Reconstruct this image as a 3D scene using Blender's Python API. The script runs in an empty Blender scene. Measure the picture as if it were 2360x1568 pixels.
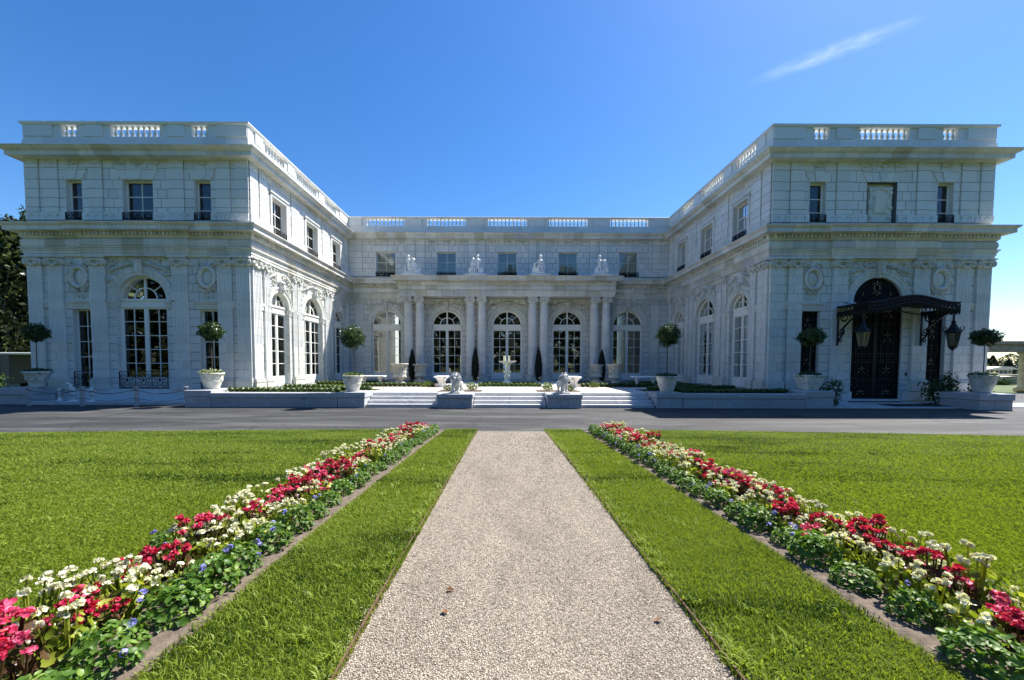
import bpy, bmesh, math, random
import numpy as np
from mathutils import Vector, Matrix

rnd = random.Random(11)
scene = bpy.context.scene
COL = scene.collection
PI = math.pi

# ------------------------------------------------------------------ camera
RW = 2360.0
F_PX, PPX, PPY = 865.96, 1167.67, 874.25
YAW, PIT, ROL = math.radians(.109), math.radians(2.288), math.radians(.144)
CAM = Vector((-.2, 0, 1.8))
fw = Vector((math.sin(YAW)*math.cos(PIT), math.cos(YAW)*math.cos(PIT), -math.sin(PIT)))
rt = Vector((math.cos(YAW), -math.sin(YAW), 0)); up = rt.cross(fw)
rt, up = rt*math.cos(ROL)+up*math.sin(ROL), up*math.cos(ROL)-rt*math.sin(ROL)
cd = bpy.data.cameras.new('camera'); cam = bpy.data.objects.new('camera', cd); COL.objects.link(cam)
M = Matrix((rt, up, -fw)).transposed().to_4x4(); M.translation = CAM; cam.matrix_world = M
cd.sensor_fit = 'HORIZONTAL'; cd.sensor_width = 36; cd.lens = 36*F_PX/RW
cd.shift_x = (RW/2-PPX)/RW; cd.shift_y = (PPY-1567.2/2)/RW
cd.clip_start = .05; cd.clip_end = 60000
scene.camera = cam

# ------------------------------------------------------------------ sky and sun
SUN = Vector((.552, .40, 1)).normalized()
EL = math.asin(SUN.z); AZ = math.atan2(SUN.x, SUN.y)
w = bpy.data.worlds.new('World'); scene.world = w; w.use_nodes = True
nt = w.node_tree; nt.nodes.clear()
sky = nt.nodes.new('ShaderNodeTexSky'); sky.sky_type = 'NISHITA'; sky.sun_disc = False
sky.sun_elevation = EL; sky.sun_rotation = AZ; sky.altitude = 10; sky.air_density = 1.0; sky.dust_density = .26; sky.ozone_density = 3.0
hs = nt.nodes.new('ShaderNodeHueSaturation'); hs.inputs['Saturation'].default_value = 1.31; hs.inputs['Hue'].default_value = .506
bg = nt.nodes.new('ShaderNodeBackground'); bg.inputs['Strength'].default_value = .09
wo = nt.nodes.new('ShaderNodeOutputWorld')
nt.links.new(sky.outputs[0], hs.inputs['Color']); nt.links.new(hs.outputs[0], bg.inputs[0]); nt.links.new(bg.outputs[0], wo.inputs[0])
sl = bpy.data.lights.new('sun', 'SUN'); sl.energy = 5.0; sl.angle = math.radians(.53); sl.color = (1, .955, .88)
so = bpy.data.objects.new('sun', sl); COL.objects.link(so)
so.rotation_euler = SUN.to_track_quat('Z', 'Y').to_euler(); so.location = (30, 30, 60)
scene.view_settings.view_transform = 'Standard'; scene.view_settings.look = 'None'
scene.view_settings.exposure = 1.15; scene.view_settings.gamma = 1
scene.cycles.max_bounces = 8; scene.cycles.transparent_max_bounces = 12
scene.cycles.caustics_reflective = False; scene.cycles.caustics_refractive = False

# ------------------------------------------------------------------ helpers
I3 = lambda u, w, z: (u, w, z)

class MB:
    def __init__(s): s.v = []; s.f = []
    def add(s, vs, fs):
        n = len(s.v); s.v.extend(vs); s.f.extend([tuple(i+n for i in f) for f in fs])
    def box(s, x0, x1, y0, y1, z0, z1, T=I3):
        s.add([T(x, y, z) for z in (z0, z1) for y in (y0, y1) for x in (x0, x1)],
              [(0,2,3,1),(4,5,7,6),(0,1,5,4),(2,6,7,3),(0,4,6,2),(1,3,7,5)]); return s
    def cbox(s, x0, x1, y0, y1, z0, z1, c=.01, T=I3):   # box with chamfered edges on all sides
        p = []
        for z, e in ((z0, c), (z0+c, 0), (z1-c, 0), (z1, c)):
            p += [T(a, b, z) for a, b in ((x0+e+c,y0+e),(x1-e-c,y0+e),(x1-e,y0+e+c),(x1-e,y1-e-c),(x1-e-c,y1-e),(x0+e+c,y1-e),(x0+e,y1-e-c),(x0+e,y0+e+c))]
        f = [tuple(range(7,-1,-1)), tuple(range(24,32))]
        for k in range(3):
            for i in range(8):
                j = (i+1) % 8; f.append((k*8+i, k*8+j, k*8+8+j, k*8+8+i))
        s.add(p, f); return s
    def prism(s, pts, w0, w1, T=I3, ch=0.):              # polygon in (u,z) pushed from w0 (back) to w1 (front)
        n = len(pts); cu = sum(p[0] for p in pts)/n; cz = sum(p[1] for p in pts)/n
        vs = [T(u, w0, z) for u, z in pts]
        fs = []
        if ch > 0:
            vs += [T(u, w1-ch, z) for u, z in pts]
            for u, z in pts:
                d = math.hypot(u-cu, z-cz) or 1; k = max(.5, 1-1.4*ch/d); vs.append(T(cu+(u-cu)*k, w1, cz+(z-cz)*k))
            rings = 2
        else:
            vs += [T(u, w1, z) for u, z in pts]; rings = 1
        for r in range(rings):
            for i in range(n):
                j = (i+1) % n; fs.append((r*n+i, r*n+j, r*n+n+j, r*n+n+i))
        fs.append(tuple(range(rings*n, rings*n+n)))
        s.add(vs, fs); return s
    def zprism(s, pts, z0, z1, T=I3, closed=True):       # polygon in (u,w) pushed from z0 to z1
        n = len(pts); vs = [T(u, w, z0) for u, w in pts]+[T(u, w, z1) for u, w in pts]
        fs = [(i, (i+1) % n, n+(i+1) % n, n+i) for i in range(n)]
        if closed: fs += [tuple(range(n-1,-1,-1)), tuple(range(n, 2*n))]
        s.add(vs, fs); return s
    def lathe(s, prof, n=12, c=(0,0,0), sx=1, sy=1, T=I3, flute=0., a0=0., cap=True):
        vs = []
        for r, z in prof:
            for i in range(n):
                a = a0+2*PI*i/n; q = r*(1-(flute if i % 2 else 0)); vs.append(T(c[0]+q*sx*math.cos(a), c[1]+q*sy*math.sin(a), c[2]+z))
        fs = [(k*n+i, k*n+(i+1) % n, k*n+n+(i+1) % n, k*n+n+i) for k in range(len(prof)-1) for i in range(n)]
        if cap: fs += [tuple(range(n-1,-1,-1)), tuple(range((len(prof)-1)*n, len(prof)*n))]
        s.add(vs, fs); return s
    def tube(s, pts, r, n=5, T=I3, closed=False):
        pts = [Vector(p) for p in pts]; m = len(pts); rs = r if isinstance(r, (list, tuple)) else [r]*m
        d0 = (pts[1]-pts[0]).normalized(); a = Vector((0,0,1)) if abs(d0.z) < .9 else Vector((1,0,0))
        nn = d0.cross(a).normalized(); vs = []
        for i, p in enumerate(pts):
            d = (pts[min(i+1,m-1)]-pts[max(i-1,0)])
            if d.length < 1e-9: d = d0
            d = d.normalized(); nn = (nn-d*nn.dot(d))
            nn = nn.normalized() if nn.length > 1e-6 else d.orthogonal().normalized()
            b = d.cross(nn)
            for k in range(n):
                t = 2*PI*k/n; q = p+(nn*math.cos(t)+b*math.sin(t))*rs[i]; vs.append(T(q.x, q.y, q.z))
        fs = [(i*n+k, i*n+(k+1) % n, i*n+n+(k+1) % n, i*n+n+k) for i in range(m-1) for k in range(n)]
        fs += [tuple(range(n-1,-1,-1)), tuple(range((m-1)*n, m*n))]
        s.add(vs, fs); return s
    def ball(s, c, r, T=I3, n=7, m=4):                   # ellipsoid
        rx, ry, rz = r if isinstance(r, (list, tuple)) else (r, r, r)
        vs = [T(c[0], c[1], c[2]-rz)]
        for k in range(1, m):
            ph = -PI/2+PI*k/m
            for i in range(n):
                a = 2*PI*i/n; vs.append(T(c[0]+rx*math.cos(ph)*math.cos(a), c[1]+ry*math.cos(ph)*math.sin(a), c[2]+rz*math.sin(ph)))
        vs.append(T(c[0], c[1], c[2]+rz)); L = len(vs)-1
        fs = [(0, 1+(i+1) % n, 1+i) for i in range(n)]
        for k in range(m-2):
            fs += [(1+k*n+i, 1+k*n+(i+1) % n, 1+k*n+n+(i+1) % n, 1+k*n+n+i) for i in range(n)]
        fs += [(L, 1+(m-2)*n+i, 1+(m-2)*n+(i+1) % n) for i in range(n)]
        s.add(vs, fs); return s
    def arc(s, prof, c, zs, a0=0, a1=PI, n=18, T=I3, rz=1.):  # closed profile (r,w) swept round a centre in the (u,z) plane
        m = len(prof); vs = []
        for i in range(n+1):
            a = a0+(a1-a0)*i/n
            vs += [T(c+r*math.cos(a), ww, zs+rz*r*math.sin(a)) for r, ww in prof]
        fs = [(i*m+k, i*m+(k+1) % m, i*m+m+(k+1) % m, i*m+m+k) for i in range(n) for k in range(m)]
        fs += [tuple(range(m-1,-1,-1)), tuple(range(n*m, n*m+m))]
        s.add(vs, fs); return s
    def mesh(s, name):
        me = bpy.data.meshes.new(name); me.from_pydata(s.v, [], s.f); return me
    def build(s, name, mat, parent=None, smooth=False, loc=None):
        return obj(name, s.mesh(name), mat, parent, smooth, loc)

def obj(name, me, mat=None, parent=None, smooth=False, loc=None):
    if mat is not None and len(me.materials) == 0:
        for m in (mat if isinstance(mat, (list, tuple)) else [mat]): me.materials.append(m)
    if smooth and len(me.polygons): me.polygons.foreach_set('use_smooth', [True]*len(me.polygons))
    o = bpy.data.objects.new(name, me); COL.objects.link(o)
    if parent: o.parent = parent
    if loc: o.location = loc
    return o
def npmesh(name, V, Fc, mat_idx=None):
    me = bpy.data.meshes.new(name); V = np.asarray(V, np.float32); Fc = np.asarray(Fc, np.int32); m, k = Fc.shape
    me.vertices.add(len(V)); me.vertices.foreach_set('co', V.ravel())
    me.loops.add(m*k); me.loops.foreach_set('vertex_index', Fc.ravel())
    me.polygons.add(m); me.polygons.foreach_set('loop_start', np.arange(m, dtype=np.int32)*k)
    if mat_idx is not None: me.polygons.foreach_set('material_index', np.asarray(mat_idx, np.int32))
    me.update(calc_edges=True); return me
def tag(o, label=None, cat=None, group=None, kind=None):
    if label: o['label'] = label
    if cat: o['category'] = cat
    if group: o['group'] = group
    if kind: o['kind'] = kind
    return o
def empty(name, loc=(0,0,0), rz=0, parent=None):
    o = bpy.data.objects.new(name, None); COL.objects.link(o); o.location = loc; o.rotation_euler = (0,0,rz); o.empty_display_size = .1
    if parent: o.parent = parent
    return o
def dup(root, loc, rz=0, sc=None, label=None, group=None):
    def cp(o, par):
        c = o.copy(); COL.objects.link(c); c.parent = par
        for ch in o.children: cp(ch, c)
        return c
    r = cp(root, root.parent); r.location = loc; r.rotation_euler = (0, 0, rz)
    if sc: r.scale = (sc, sc, sc) if not isinstance(sc, tuple) else sc
    if label: r['label'] = label
    if group: r['group'] = group
    return r

# ------------------------------------------------------------------ materials
def mat(name):
    m = bpy.data.materials.new(name); m.use_nodes = True; t = m.node_tree; t.nodes.clear()
    out = t.nodes.new('ShaderNodeOutputMaterial'); p = t.nodes.new('ShaderNodeBsdfPrincipled'); t.links.new(p.outputs[0], out.inputs[0])
    def N(ty, **kw):
        n = t.nodes.new(ty)
        for k, v in kw.items():
            if k.startswith('i_'):
                k2 = k[2:]; n.inputs[int(k2) if k2.isdigit() else k2].default_value = v
            else: setattr(n, k, v)
        return n
    def L(a, b): t.links.new(a, b)
    return m, p, N, L, out
def ramp(N, L, src, stops):
    r = N('ShaderNodeValToRGB'); e = r.color_ramp.elements
    while len(e) < len(stops): e.new(.5)
    for k, (pos, c) in enumerate(stops): e[k].position = pos; e[k].color = (*c, 1)
    L(src, r.inputs[0]); return r.outputs[0]
def mix(N, L, f, a, b, ty='MIX'):
    m = N('ShaderNodeMix', data_type='RGBA', blend_type=ty)
    for s, i in ((f, 0), (a, 6), (b, 7)):
        if hasattr(s, 'links'): L(s, m.inputs[i])
        else: m.inputs[i].default_value = s if i == 0 else (*s, 1)
    return m.outputs[2]
def noise(N, L, scale, detail=4, rough=.6, coord='Object', stretch=None, dist=0):
    if coord == 'Position': c = N('ShaderNodeNewGeometry').outputs['Position']
    else: c = N('ShaderNodeTexCoord').outputs[coord]
    if stretch:
        mp = N('ShaderNodeMapping'); mp.inputs['Scale'].default_value = stretch; L(c, mp.inputs[0]); c = mp.outputs[0]
    n = N('ShaderNodeTexNoise'); n.inputs['Scale'].default_value = scale; n.inputs['Detail'].default_value = detail; n.inputs['Roughness'].default_value = rough; n.inputs['Distortion'].default_value = dist
    L(c, n.inputs['Vector']); return n
def bump(N, L, h, strength, dist, p):
    b = N('ShaderNodeBump'); b.inputs['Strength'].default_value = strength; b.inputs['Distance'].default_value = dist
    L(h, b.inputs['Height']); L(b.outputs[0], p.inputs['Normal'])

def stone_mat(name, a, b, c, rough=.45, stain=.25, objrand=False, bumpd=.004):
    """glazed stone: tint differs per block (island), light streaks and stains"""
    m, p, N, L, o = mat(name)
    g = N('ShaderNodeNewGeometry'); r = g.outputs['Random Per Island']
    if objrand:
        oi = N('ShaderNodeObjectInfo'); ad = N('ShaderNodeMath', operation='ADD'); L(r, ad.inputs[0]); L(oi.outputs['Random'], ad.inputs[1])
        fr = N('ShaderNodeMath', operation='FRACT'); L(ad.outputs[0], fr.inputs[0]); r = fr.outputs[0]
    col = ramp(N, L, r, [(0, a), (.5, b), (1, c)])
    n1 = noise(N, L, 1.1, 6, .65, 'Position', (1, 1, .35)); st = ramp(N, L, n1.outputs[0], [(.42, (1,1,1)), (.75, (1-stain, 1-stain*.95, 1-stain*1.05))])
    n2 = noise(N, L, 14, 5, .7, 'Position'); st2 = ramp(N, L, n2.outputs[0], [(.35, (.96,.96,.955)), (.6, (1,1,1))])
    n4 = noise(N, L, 5, 5, .7, 'Position', (1, 1, .05)); st3 = ramp(N, L, n4.outputs[0], [(.5, (1,1,1)), (.78, (1-stain*.8, 1-stain*.85, 1-stain*.95))])
    col = mix(N, L, 1., mix(N, L, 1., mix(N, L, 1., col, st, 'MULTIPLY'), st2, 'MULTIPLY'), st3, 'MULTIPLY')
    L(col, p.inputs['Base Color']); p.inputs['Roughness'].default_value = rough
    n3 = noise(N, L, 60, 3, .6, 'Position'); bump(N, L, n3.outputs[0], .35, bumpd, p)
    return m
M_STONE = stone_mat('glazed_white_stone', (.66,.665,.65), (.785,.78,.745), (.71,.725,.725), .42, .09, True)
M_TRIMST = stone_mat('carved_white_stone', (.66,.65,.60), (.76,.75,.70), (.70,.71,.69), .48, .28)
M_CORN = stone_mat('cornice_stone', (.55,.52,.43), (.82,.80,.745), (.60,.615,.63), .5, .3)
M_JOINT = stone_mat('mortar', (.13,.14,.15), (.13,.14,.15), (.13,.14,.15), .9, .2)
M_STATUE = stone_mat('statue_marble', (.91,.905,.885), (.91,.905,.885), (.91,.905,.885), .5, .12)
M_LION = stone_mat('grey_lion_marble', (.62,.615,.59), (.62,.615,.59), (.62,.615,.59), .55, .35, bumpd=.01)
M_URN = stone_mat('weathered_urn_stone', (.76,.74,.66), (.76,.74,.66), (.76,.74,.66), .7, .4, bumpd=.01)
def marble(name, base, vein, sc=1.3):
    m, p, N, L, o = mat(name)
    n = noise(N, L, sc, 9, .68, 'Position', (1, 1.4, 2.2), 1.2); col = ramp(N, L, n.outputs[0], [(.30, vein), (.44, base), (.50, tuple(x*.82 for x in base)), (.56, base), (.8, tuple(min(1, x*1.06) for x in base))])
    g = N('ShaderNodeNewGeometry'); oi = N('ShaderNodeObjectInfo')
    v = ramp(N, L, g.outputs['Random Per Island'], [(0, (.86,.87,.9)), (1, (1,1,1))]); v2 = ramp(N, L, oi.outputs['Random'], [(0, (.88,.88,.9)), (1, (1,1,1))])
    L(mix(N, L, 1., mix(N, L, 1., col, v, 'MULTIPLY'), v2, 'MULTIPLY'), p.inputs['Base Color'])
    p.inputs['Roughness'].default_value = .4; n3 = noise(N, L, 45, 3, .6, 'Position'); bump(N, L, n3.outputs[0], .3, .004, p)
    return m
M_MARBLE = marble('grey_veined_marble', (.52,.53,.54), (.26,.28,.31))
M_STEP = marble('white_step_marble', (.72,.72,.70), (.33,.34,.35), 1.6)
def plain(name, col, rough=.5, metal=0, var=0., sc=6, coord='Object', bumps=0, spec=.5):
    m, p, N, L, o = mat(name)
    if var:
        n = noise(N, L, sc, 5, .65, coord); c = ramp(N, L, n.outputs[0], [(.3, tuple(x*(1-var) for x in col)), (.7, tuple(min(1, x*(1+var)) for x in col))]); L(c, p.inputs['Base Color'])
        if bumps: bump(N, L, n.outputs[0], .5, bumps, p)
    else: p.inputs['Base Color'].default_value = (*col, 1)
    p.inputs['Roughness'].default_value = rough; p.inputs['Metallic'].default_value = metal; p.inputs['Specular IOR Level'].default_value = spec
    return m
M_PAINT = plain('white_window_paint', (.86,.855,.81), .4, 0, .07, 9)
M_IRON = plain('black_iron', (.009,.009,.011), .5, 0, .3, 20, spec=.3)
M_BRASS_GLINT = plain('aged_brass_and_glint', (.42,.36,.20), .4, .6, .3, 20)  # lantern brass, also the colour of the painted glints on the door
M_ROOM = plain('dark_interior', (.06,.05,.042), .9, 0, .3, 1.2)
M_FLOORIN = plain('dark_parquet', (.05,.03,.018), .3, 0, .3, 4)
M_CURTAIN = plain('cream_curtain', (.55,.52,.44), .9, 0, .12, 3)
M_BLIND = plain('pale_window_blind', (.86,.92,.94), .8, 0, .05, 2)
M_ROOF = plain('roof_membrane', (.50,.50,.48), .9, 0, .15, 2)
M_BARK = plain('bark', (.10,.075,.055), .9, 0, .35, 18, bumps=.01)
M_STEEL = plain('rusty_steel_edging', (.12,.065,.04), .8, 0, .4, 12, 'Position')
M_TAN = plain('tan_paver', (.62,.54,.45), .8, 0, .18, 20, 'Position')
M_METAL = plain('brushed_metal', (.35,.36,.37), .35, .8, .1, 30)
M_TRAILER = plain('trailer_skin', (.55,.52,.47), .5, 0, .06, 2)
M_TRDARK = plain('trailer_dark_side', (.05,.055,.06), .5, 0, .2, 2)
M_RUBBER = plain('black_rubber', (.006,.006,.007), .95, 0, .3, 25)
M_MARKER = plain('grey_rope', (.10,.10,.11), .8, 0, .2, 30)
M_OLDST = plain('mossy_stone', (.40,.36,.25), .9, 0, .35, 4, 'Position', .01)

def glass_mat():
    m, p, N, L, o = mat('window_glass')
    m.node_tree.nodes.remove(p)
    tr = N('ShaderNodeBsdfTransparent'); tr.inputs[0].default_value = (.92,.94,.93,1)
    gl = N('ShaderNodeBsdfGlossy'); gl.inputs['Roughness'].default_value = .02
    n = noise(N, L, 1.6, 2, .5, 'Position'); b = N('ShaderNodeBump'); b.inputs['Strength'].default_value = .25; b.inputs['Distance'].default_value = .012; L(n.outputs[0], b.inputs['Height']); L(b.outputs[0], gl.inputs['Normal'])
    fr = N('ShaderNodeFresnel'); fr.inputs[0].default_value = 1.9
    mx = N('ShaderNodeMixShader'); L(fr.outputs[0], mx.inputs[0]); L(tr.outputs[0], mx.inputs[1]); L(gl.outputs[0], mx.inputs[2]); L(mx.outputs[0], o.inputs[0])
    return m
M_GLASS = glass_mat()

def leaf_mat(name, a, b, c, trans=.35, rough=.45, spec=.4):
    m, p, N, L, o = mat(name)
    g = N('ShaderNodeNewGeometry'); oi = N('ShaderNodeObjectInfo')
    col = ramp(N, L, g.outputs['Random Per Island'], [(0, a), (.55, b), (1, c)])
    v = ramp(N, L, oi.outputs['Random'], [(0, (.85,.85,.85)), (1, (1.1,1.1,1.1))]); col = mix(N, L, 1., col, v, 'MULTIPLY')
    L(col, p.inputs['Base Color']); p.inputs['Roughness'].default_value = rough; p.inputs['Specular IOR Level'].default_value = spec
    t = N('ShaderNodeBsdfTranslucent'); tc = mix(N, L, 1., col, (1.25, 1.25, .7), 'MULTIPLY'); L(tc, t.inputs[0])
    mx = N('ShaderNodeMixShader'); mx.inputs[0].default_value = trans; L(p.outputs[0], mx.inputs[1]); L(t.outputs[0], mx.inputs[2]); L(mx.outputs[0], o.inputs[0])
    return m
M_LEAF = leaf_mat('topiary_leaf', (.018,.045,.012), (.04,.085,.02), (.09,.14,.04), .25, .35)
M_BOX = leaf_mat('box_hedge_leaf', (.05,.09,.014), (.10,.16,.022), (.17,.22,.04), .35)
M_CYP = leaf_mat('cypress_leaf', (.008,.012,.006), (.014,.02,.009), (.022,.03,.013), .1, .7)
M_BEECH = leaf_mat('beech_leaf', (.012,.022,.008), (.034,.055,.016), (.11,.13,.04), .3, .4)
M_BEGW = leaf_mat('begonia_green_leaf', (.14,.20,.015), (.26,.32,.03), (.40,.42,.07), .4, .35)
M_BEGR = leaf_mat('begonia_bronze_leaf', (.07,.03,.02), (.12,.07,.03), (.13,.15,.03), .35, .35)
M_AGL = leaf_mat('ageratum_leaf', (.045,.105,.012), (.10,.20,.024), (.24,.35,.07), .4, .45)
M_PW = leaf_mat('white_petal', (.62,.60,.42), (.75,.735,.58), (.82,.81,.71), .3, .6)
M_PR = leaf_mat('red_petal', (.42,.012,.045), (.58,.025,.085), (.68,.09,.19), .3, .5)
M_PP = leaf_mat('pink_petal', (.58,.04,.12), (.70,.09,.22), (.82,.34,.44), .3, .5)
M_PV = leaf_mat('violet_petal', (.20,.20,.62), (.28,.27,.72), (.42,.42,.80), .3, .6)
M_FERN = leaf_mat('shade_plant_leaf', (.02,.05,.014), (.04,.09,.022), (.07,.13,.035), .3)
M_LACE = plain('reflection_tinted_lace', (.42,.47,.49), .9, 0, .35, 26)  # lace paled and blued to stand in for sky reflected in the glass
M_FAR = leaf_mat('far_tree_leaf', (.02,.035,.014), (.035,.055,.02), (.07,.09,.03), .25)
M_DEAD = plain('dry_leaf', (.16,.075,.03), .8, 0, .4, 40)
# ------------------------------------------------------------------ ground, lawn, path, driveway, terrace
def G(y):
    y = max(-3., y); return .42-.03*y-.0012*y*y if y < 10 else 0.
def GN_(y): return np.where(y < 10, .42-.03*y-.0012*y*y, 0.)
def lawn_edge(x): return 10.37-(.0053 if x < 0 else .0068)*x*x
def ysheet(x0, x1, ys, dz):
    mb = MB(); n = len(ys)
    xs = [(x0(y), x1(y)) if callable(x0) else (x0, x1) for y in ys]
    mb.v = [(a, y, G(y)+dz) for (a, b), y in zip(xs, ys)]+[(b, y, G(y)+dz) for (a, b), y in zip(xs, ys)]
    mb.f = [(i, n+i, n+i+1, i+1) for i in range(n-1)]
    return mb

def lawn_mat(name, dark, mid, light):
    m, p, N, L, o = mat(name)
    n1 = noise(N, L, .55, 5, .6, 'Position', (.6, 1.6, 1)); n2 = noise(N, L, 9, 5, .7, 'Position')
    g = N('ShaderNodeNewGeometry')
    f = N('ShaderNodeMath', operation='MULTIPLY_ADD', i_1=.35); L(n2.outputs[0], f.inputs[0]); L(n1.outputs[0], f.inputs[2])
    f2 = N('ShaderNodeMath', operation='MULTIPLY_ADD', i_1=.30); L(g.outputs['Random Per Island'], f2.inputs[0]); L(f.outputs[0], f2.inputs[2])
    n3 = noise(N, L, .8, 4, .6, 'Position', (.25, 2.2, 1), .8); f3 = N('ShaderNodeMath', operation='MULTIPLY_ADD', i_1=.55); L(n3.outputs[0], f3.inputs[0]); L(f2.outputs[0], f3.inputs[2])
    wv_ = N('ShaderNodeTexWave', wave_type='BANDS', bands_direction='Y'); wv_.inputs['Scale'].default_value = .32; wv_.inputs['Distortion'].default_value = 1.2; wv_.inputs['Detail'].default_value = 1; wv_.inputs['Detail Scale'].default_value = .4; L(g.outputs['Position'], wv_.inputs['Vector'])
    f4 = N('ShaderNodeMath', operation='MULTIPLY_ADD', i_1=.10); L(wv_.outputs['Fac'], f4.inputs[0]); L(f3.outputs[0], f4.inputs[2]); f3 = f4
    col = ramp(N, L, f3.outputs[0], [(.88, dark), (1.14, mid), (1.40, light)])
    L(col, p.inputs['Base Color']); p.inputs['Roughness'].default_value = .55; p.inputs['Specular IOR Level'].default_value = .25
    t = N('ShaderNodeBsdfTranslucent'); L(mix(N, L, 1., col, (1.25, 1.2, .6), 'MULTIPLY'), t.inputs[0])
    mx = N('ShaderNodeMixShader'); mx.inputs[0].default_value = .4; L(p.outputs[0], mx.inputs[1]); L(t.outputs[0], mx.inputs[2]); L(mx.outputs[0], o.inputs[0])
    return m
M_GRASS = lawn_mat('grass_blade', (.022,.054,.003), (.076,.140,.006), (.225,.295,.036))
def sheet_grass():
    m, p, N, L, o = mat('lawn_turf')
    n1 = noise(N, L, .55, 5, .6, 'Position', (.6, 1.6, 1)); n2 = noise(N, L, 40, 6, .75, 'Position')
    f = N('ShaderNodeMath', operation='MULTIPLY_ADD', i_1=.8); L(n2.outputs[0], f.inputs[0]); L(n1.outputs[0], f.inputs[2])
    L(ramp(N, L, f.outputs[0], [(.6, (.014,.026,.003)), (.9, (.036,.062,.006)), (1.15, (.075,.105,.015))]), p.inputs['Base Color'])
    p.inputs['Roughness'].default_value = .9; p.inputs['Specular IOR Level'].default_value = .1; bump(N, L, n2.outputs[0], .8, .03, p); return m
M_TURF = sheet_grass()
def asphalt():
    m, p, N, L, o = mat('asphalt')
    n1 = noise(N, L, .8, 8, .7, 'Position', (.22, 1.5, 1), .9); n2 = noise(N, L, 55, 4, .7, 'Position')
    a = ramp(N, L, n1.outputs[0], [(.35, (.017,.017,.019)), (.48, (.029,.029,.030)), (.64, (.085,.085,.083))])
    b = ramp(N, L, n2.outputs[0], [(.35, (.7,.7,.7)), (.7, (1.2,1.2,1.2))])
    dn = noise(N, L, 1.2, 5, .7, 'Position'); va = N('ShaderNodeVectorMath', operation='MULTIPLY_ADD'); va.inputs[1].default_value = (1.6, 1.6, 0); L(dn.outputs['Color'], va.inputs[0]); L(N('ShaderNodeNewGeometry').outputs['Position'], va.inputs[2])
    vo = N('ShaderNodeTexVoronoi', feature='DISTANCE_TO_EDGE'); vo.inputs['Scale'].default_value = .22; L(va.outputs[0], vo.inputs['Vector']); ck = ramp(N, L, vo.outputs[0], [(.0, (.45,.45,.45)), (.012, (1,1,1))]); a = mix(N, L, 1., a, ck, 'MULTIPLY')
    L(mix(N, L, 1., a, b, 'MULTIPLY'), p.inputs['Base Color']); p.inputs['Roughness'].default_value = .82; bump(N, L, n2.outputs[0], .6, .006, p); return m
M_ASPH = asphalt()
def gravel():
    m, p, N, L, o = mat('gravel_bed')
    c = N('ShaderNodeNewGeometry').outputs['Position']
    v = N('ShaderNodeTexVoronoi', feature='F1'); v.inputs['Scale'].default_value = 120; L(c, v.inputs['Vector'])
    n1 = noise(N, L, 1.6, 6, .68, 'Position', (1.6, .55, 1), .7)
    sep = N('ShaderNodeSeparateColor'); L(v.outputs['Color'], sep.inputs[0])
    a = ramp(N, L, sep.outputs[0], [(0, (.12,.10,.078)), (.35, (.29,.248,.198)), (.7, (.43,.375,.305)), (1, (.61,.55,.465))])
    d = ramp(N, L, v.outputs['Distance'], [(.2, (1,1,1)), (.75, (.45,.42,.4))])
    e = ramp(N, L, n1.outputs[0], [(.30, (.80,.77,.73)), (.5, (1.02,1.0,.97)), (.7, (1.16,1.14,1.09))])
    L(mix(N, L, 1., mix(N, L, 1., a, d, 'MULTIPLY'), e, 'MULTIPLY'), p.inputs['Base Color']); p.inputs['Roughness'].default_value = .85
    iv = N('ShaderNodeMath', operation='SUBTRACT', i_0=1.); L(v.outputs['Distance'], iv.inputs[1]); bump(N, L, iv.outputs[0], 1., .008, p); return m
M_GRAVEL = gravel()
def pebble():
    m, p, N, L, o = mat('gravel_stone'); g = N('ShaderNodeNewGeometry')
    n1 = noise(N, L, 1.6, 6, .68, 'Position', (1.6, .55, 1), .7); e = ramp(N, L, n1.outputs[0], [(.30, (.80,.77,.73)), (.5, (1.02,1.0,.97)), (.7, (1.16,1.14,1.09))])
    L(mix(N, L, 1., e, ramp(N, L, g.outputs['Random Per Island'], [(0, (.11,.09,.07)), (.3, (.31,.265,.21)), (.7, (.46,.40,.325)), (1, (.66,.60,.51))]), 'MULTIPLY'), p.inputs['Base Color']); p.inputs['Roughness'].default_value = .8; return m
M_PEB = pebble()
M_SOIL = plain('garden_soil', (.12,.092,.068), .95, 0, .45, 22, 'Position', .03)
M_FIELD = plain('distant_ground', (.075,.10,.03), .95, 0, .4, .05, 'Position')
def sea_mat():
    m, p, N, L, o = mat('sea_water'); p.inputs['Base Color'].default_value = (.03,.07,.11,1); p.inputs['Roughness'].default_value = .25
    n = noise(N, L, .12, 5, .6, 'Position', (.4, 1, 1)); bump(N, L, n.outputs[0], .6, 1., p); return m

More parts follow.
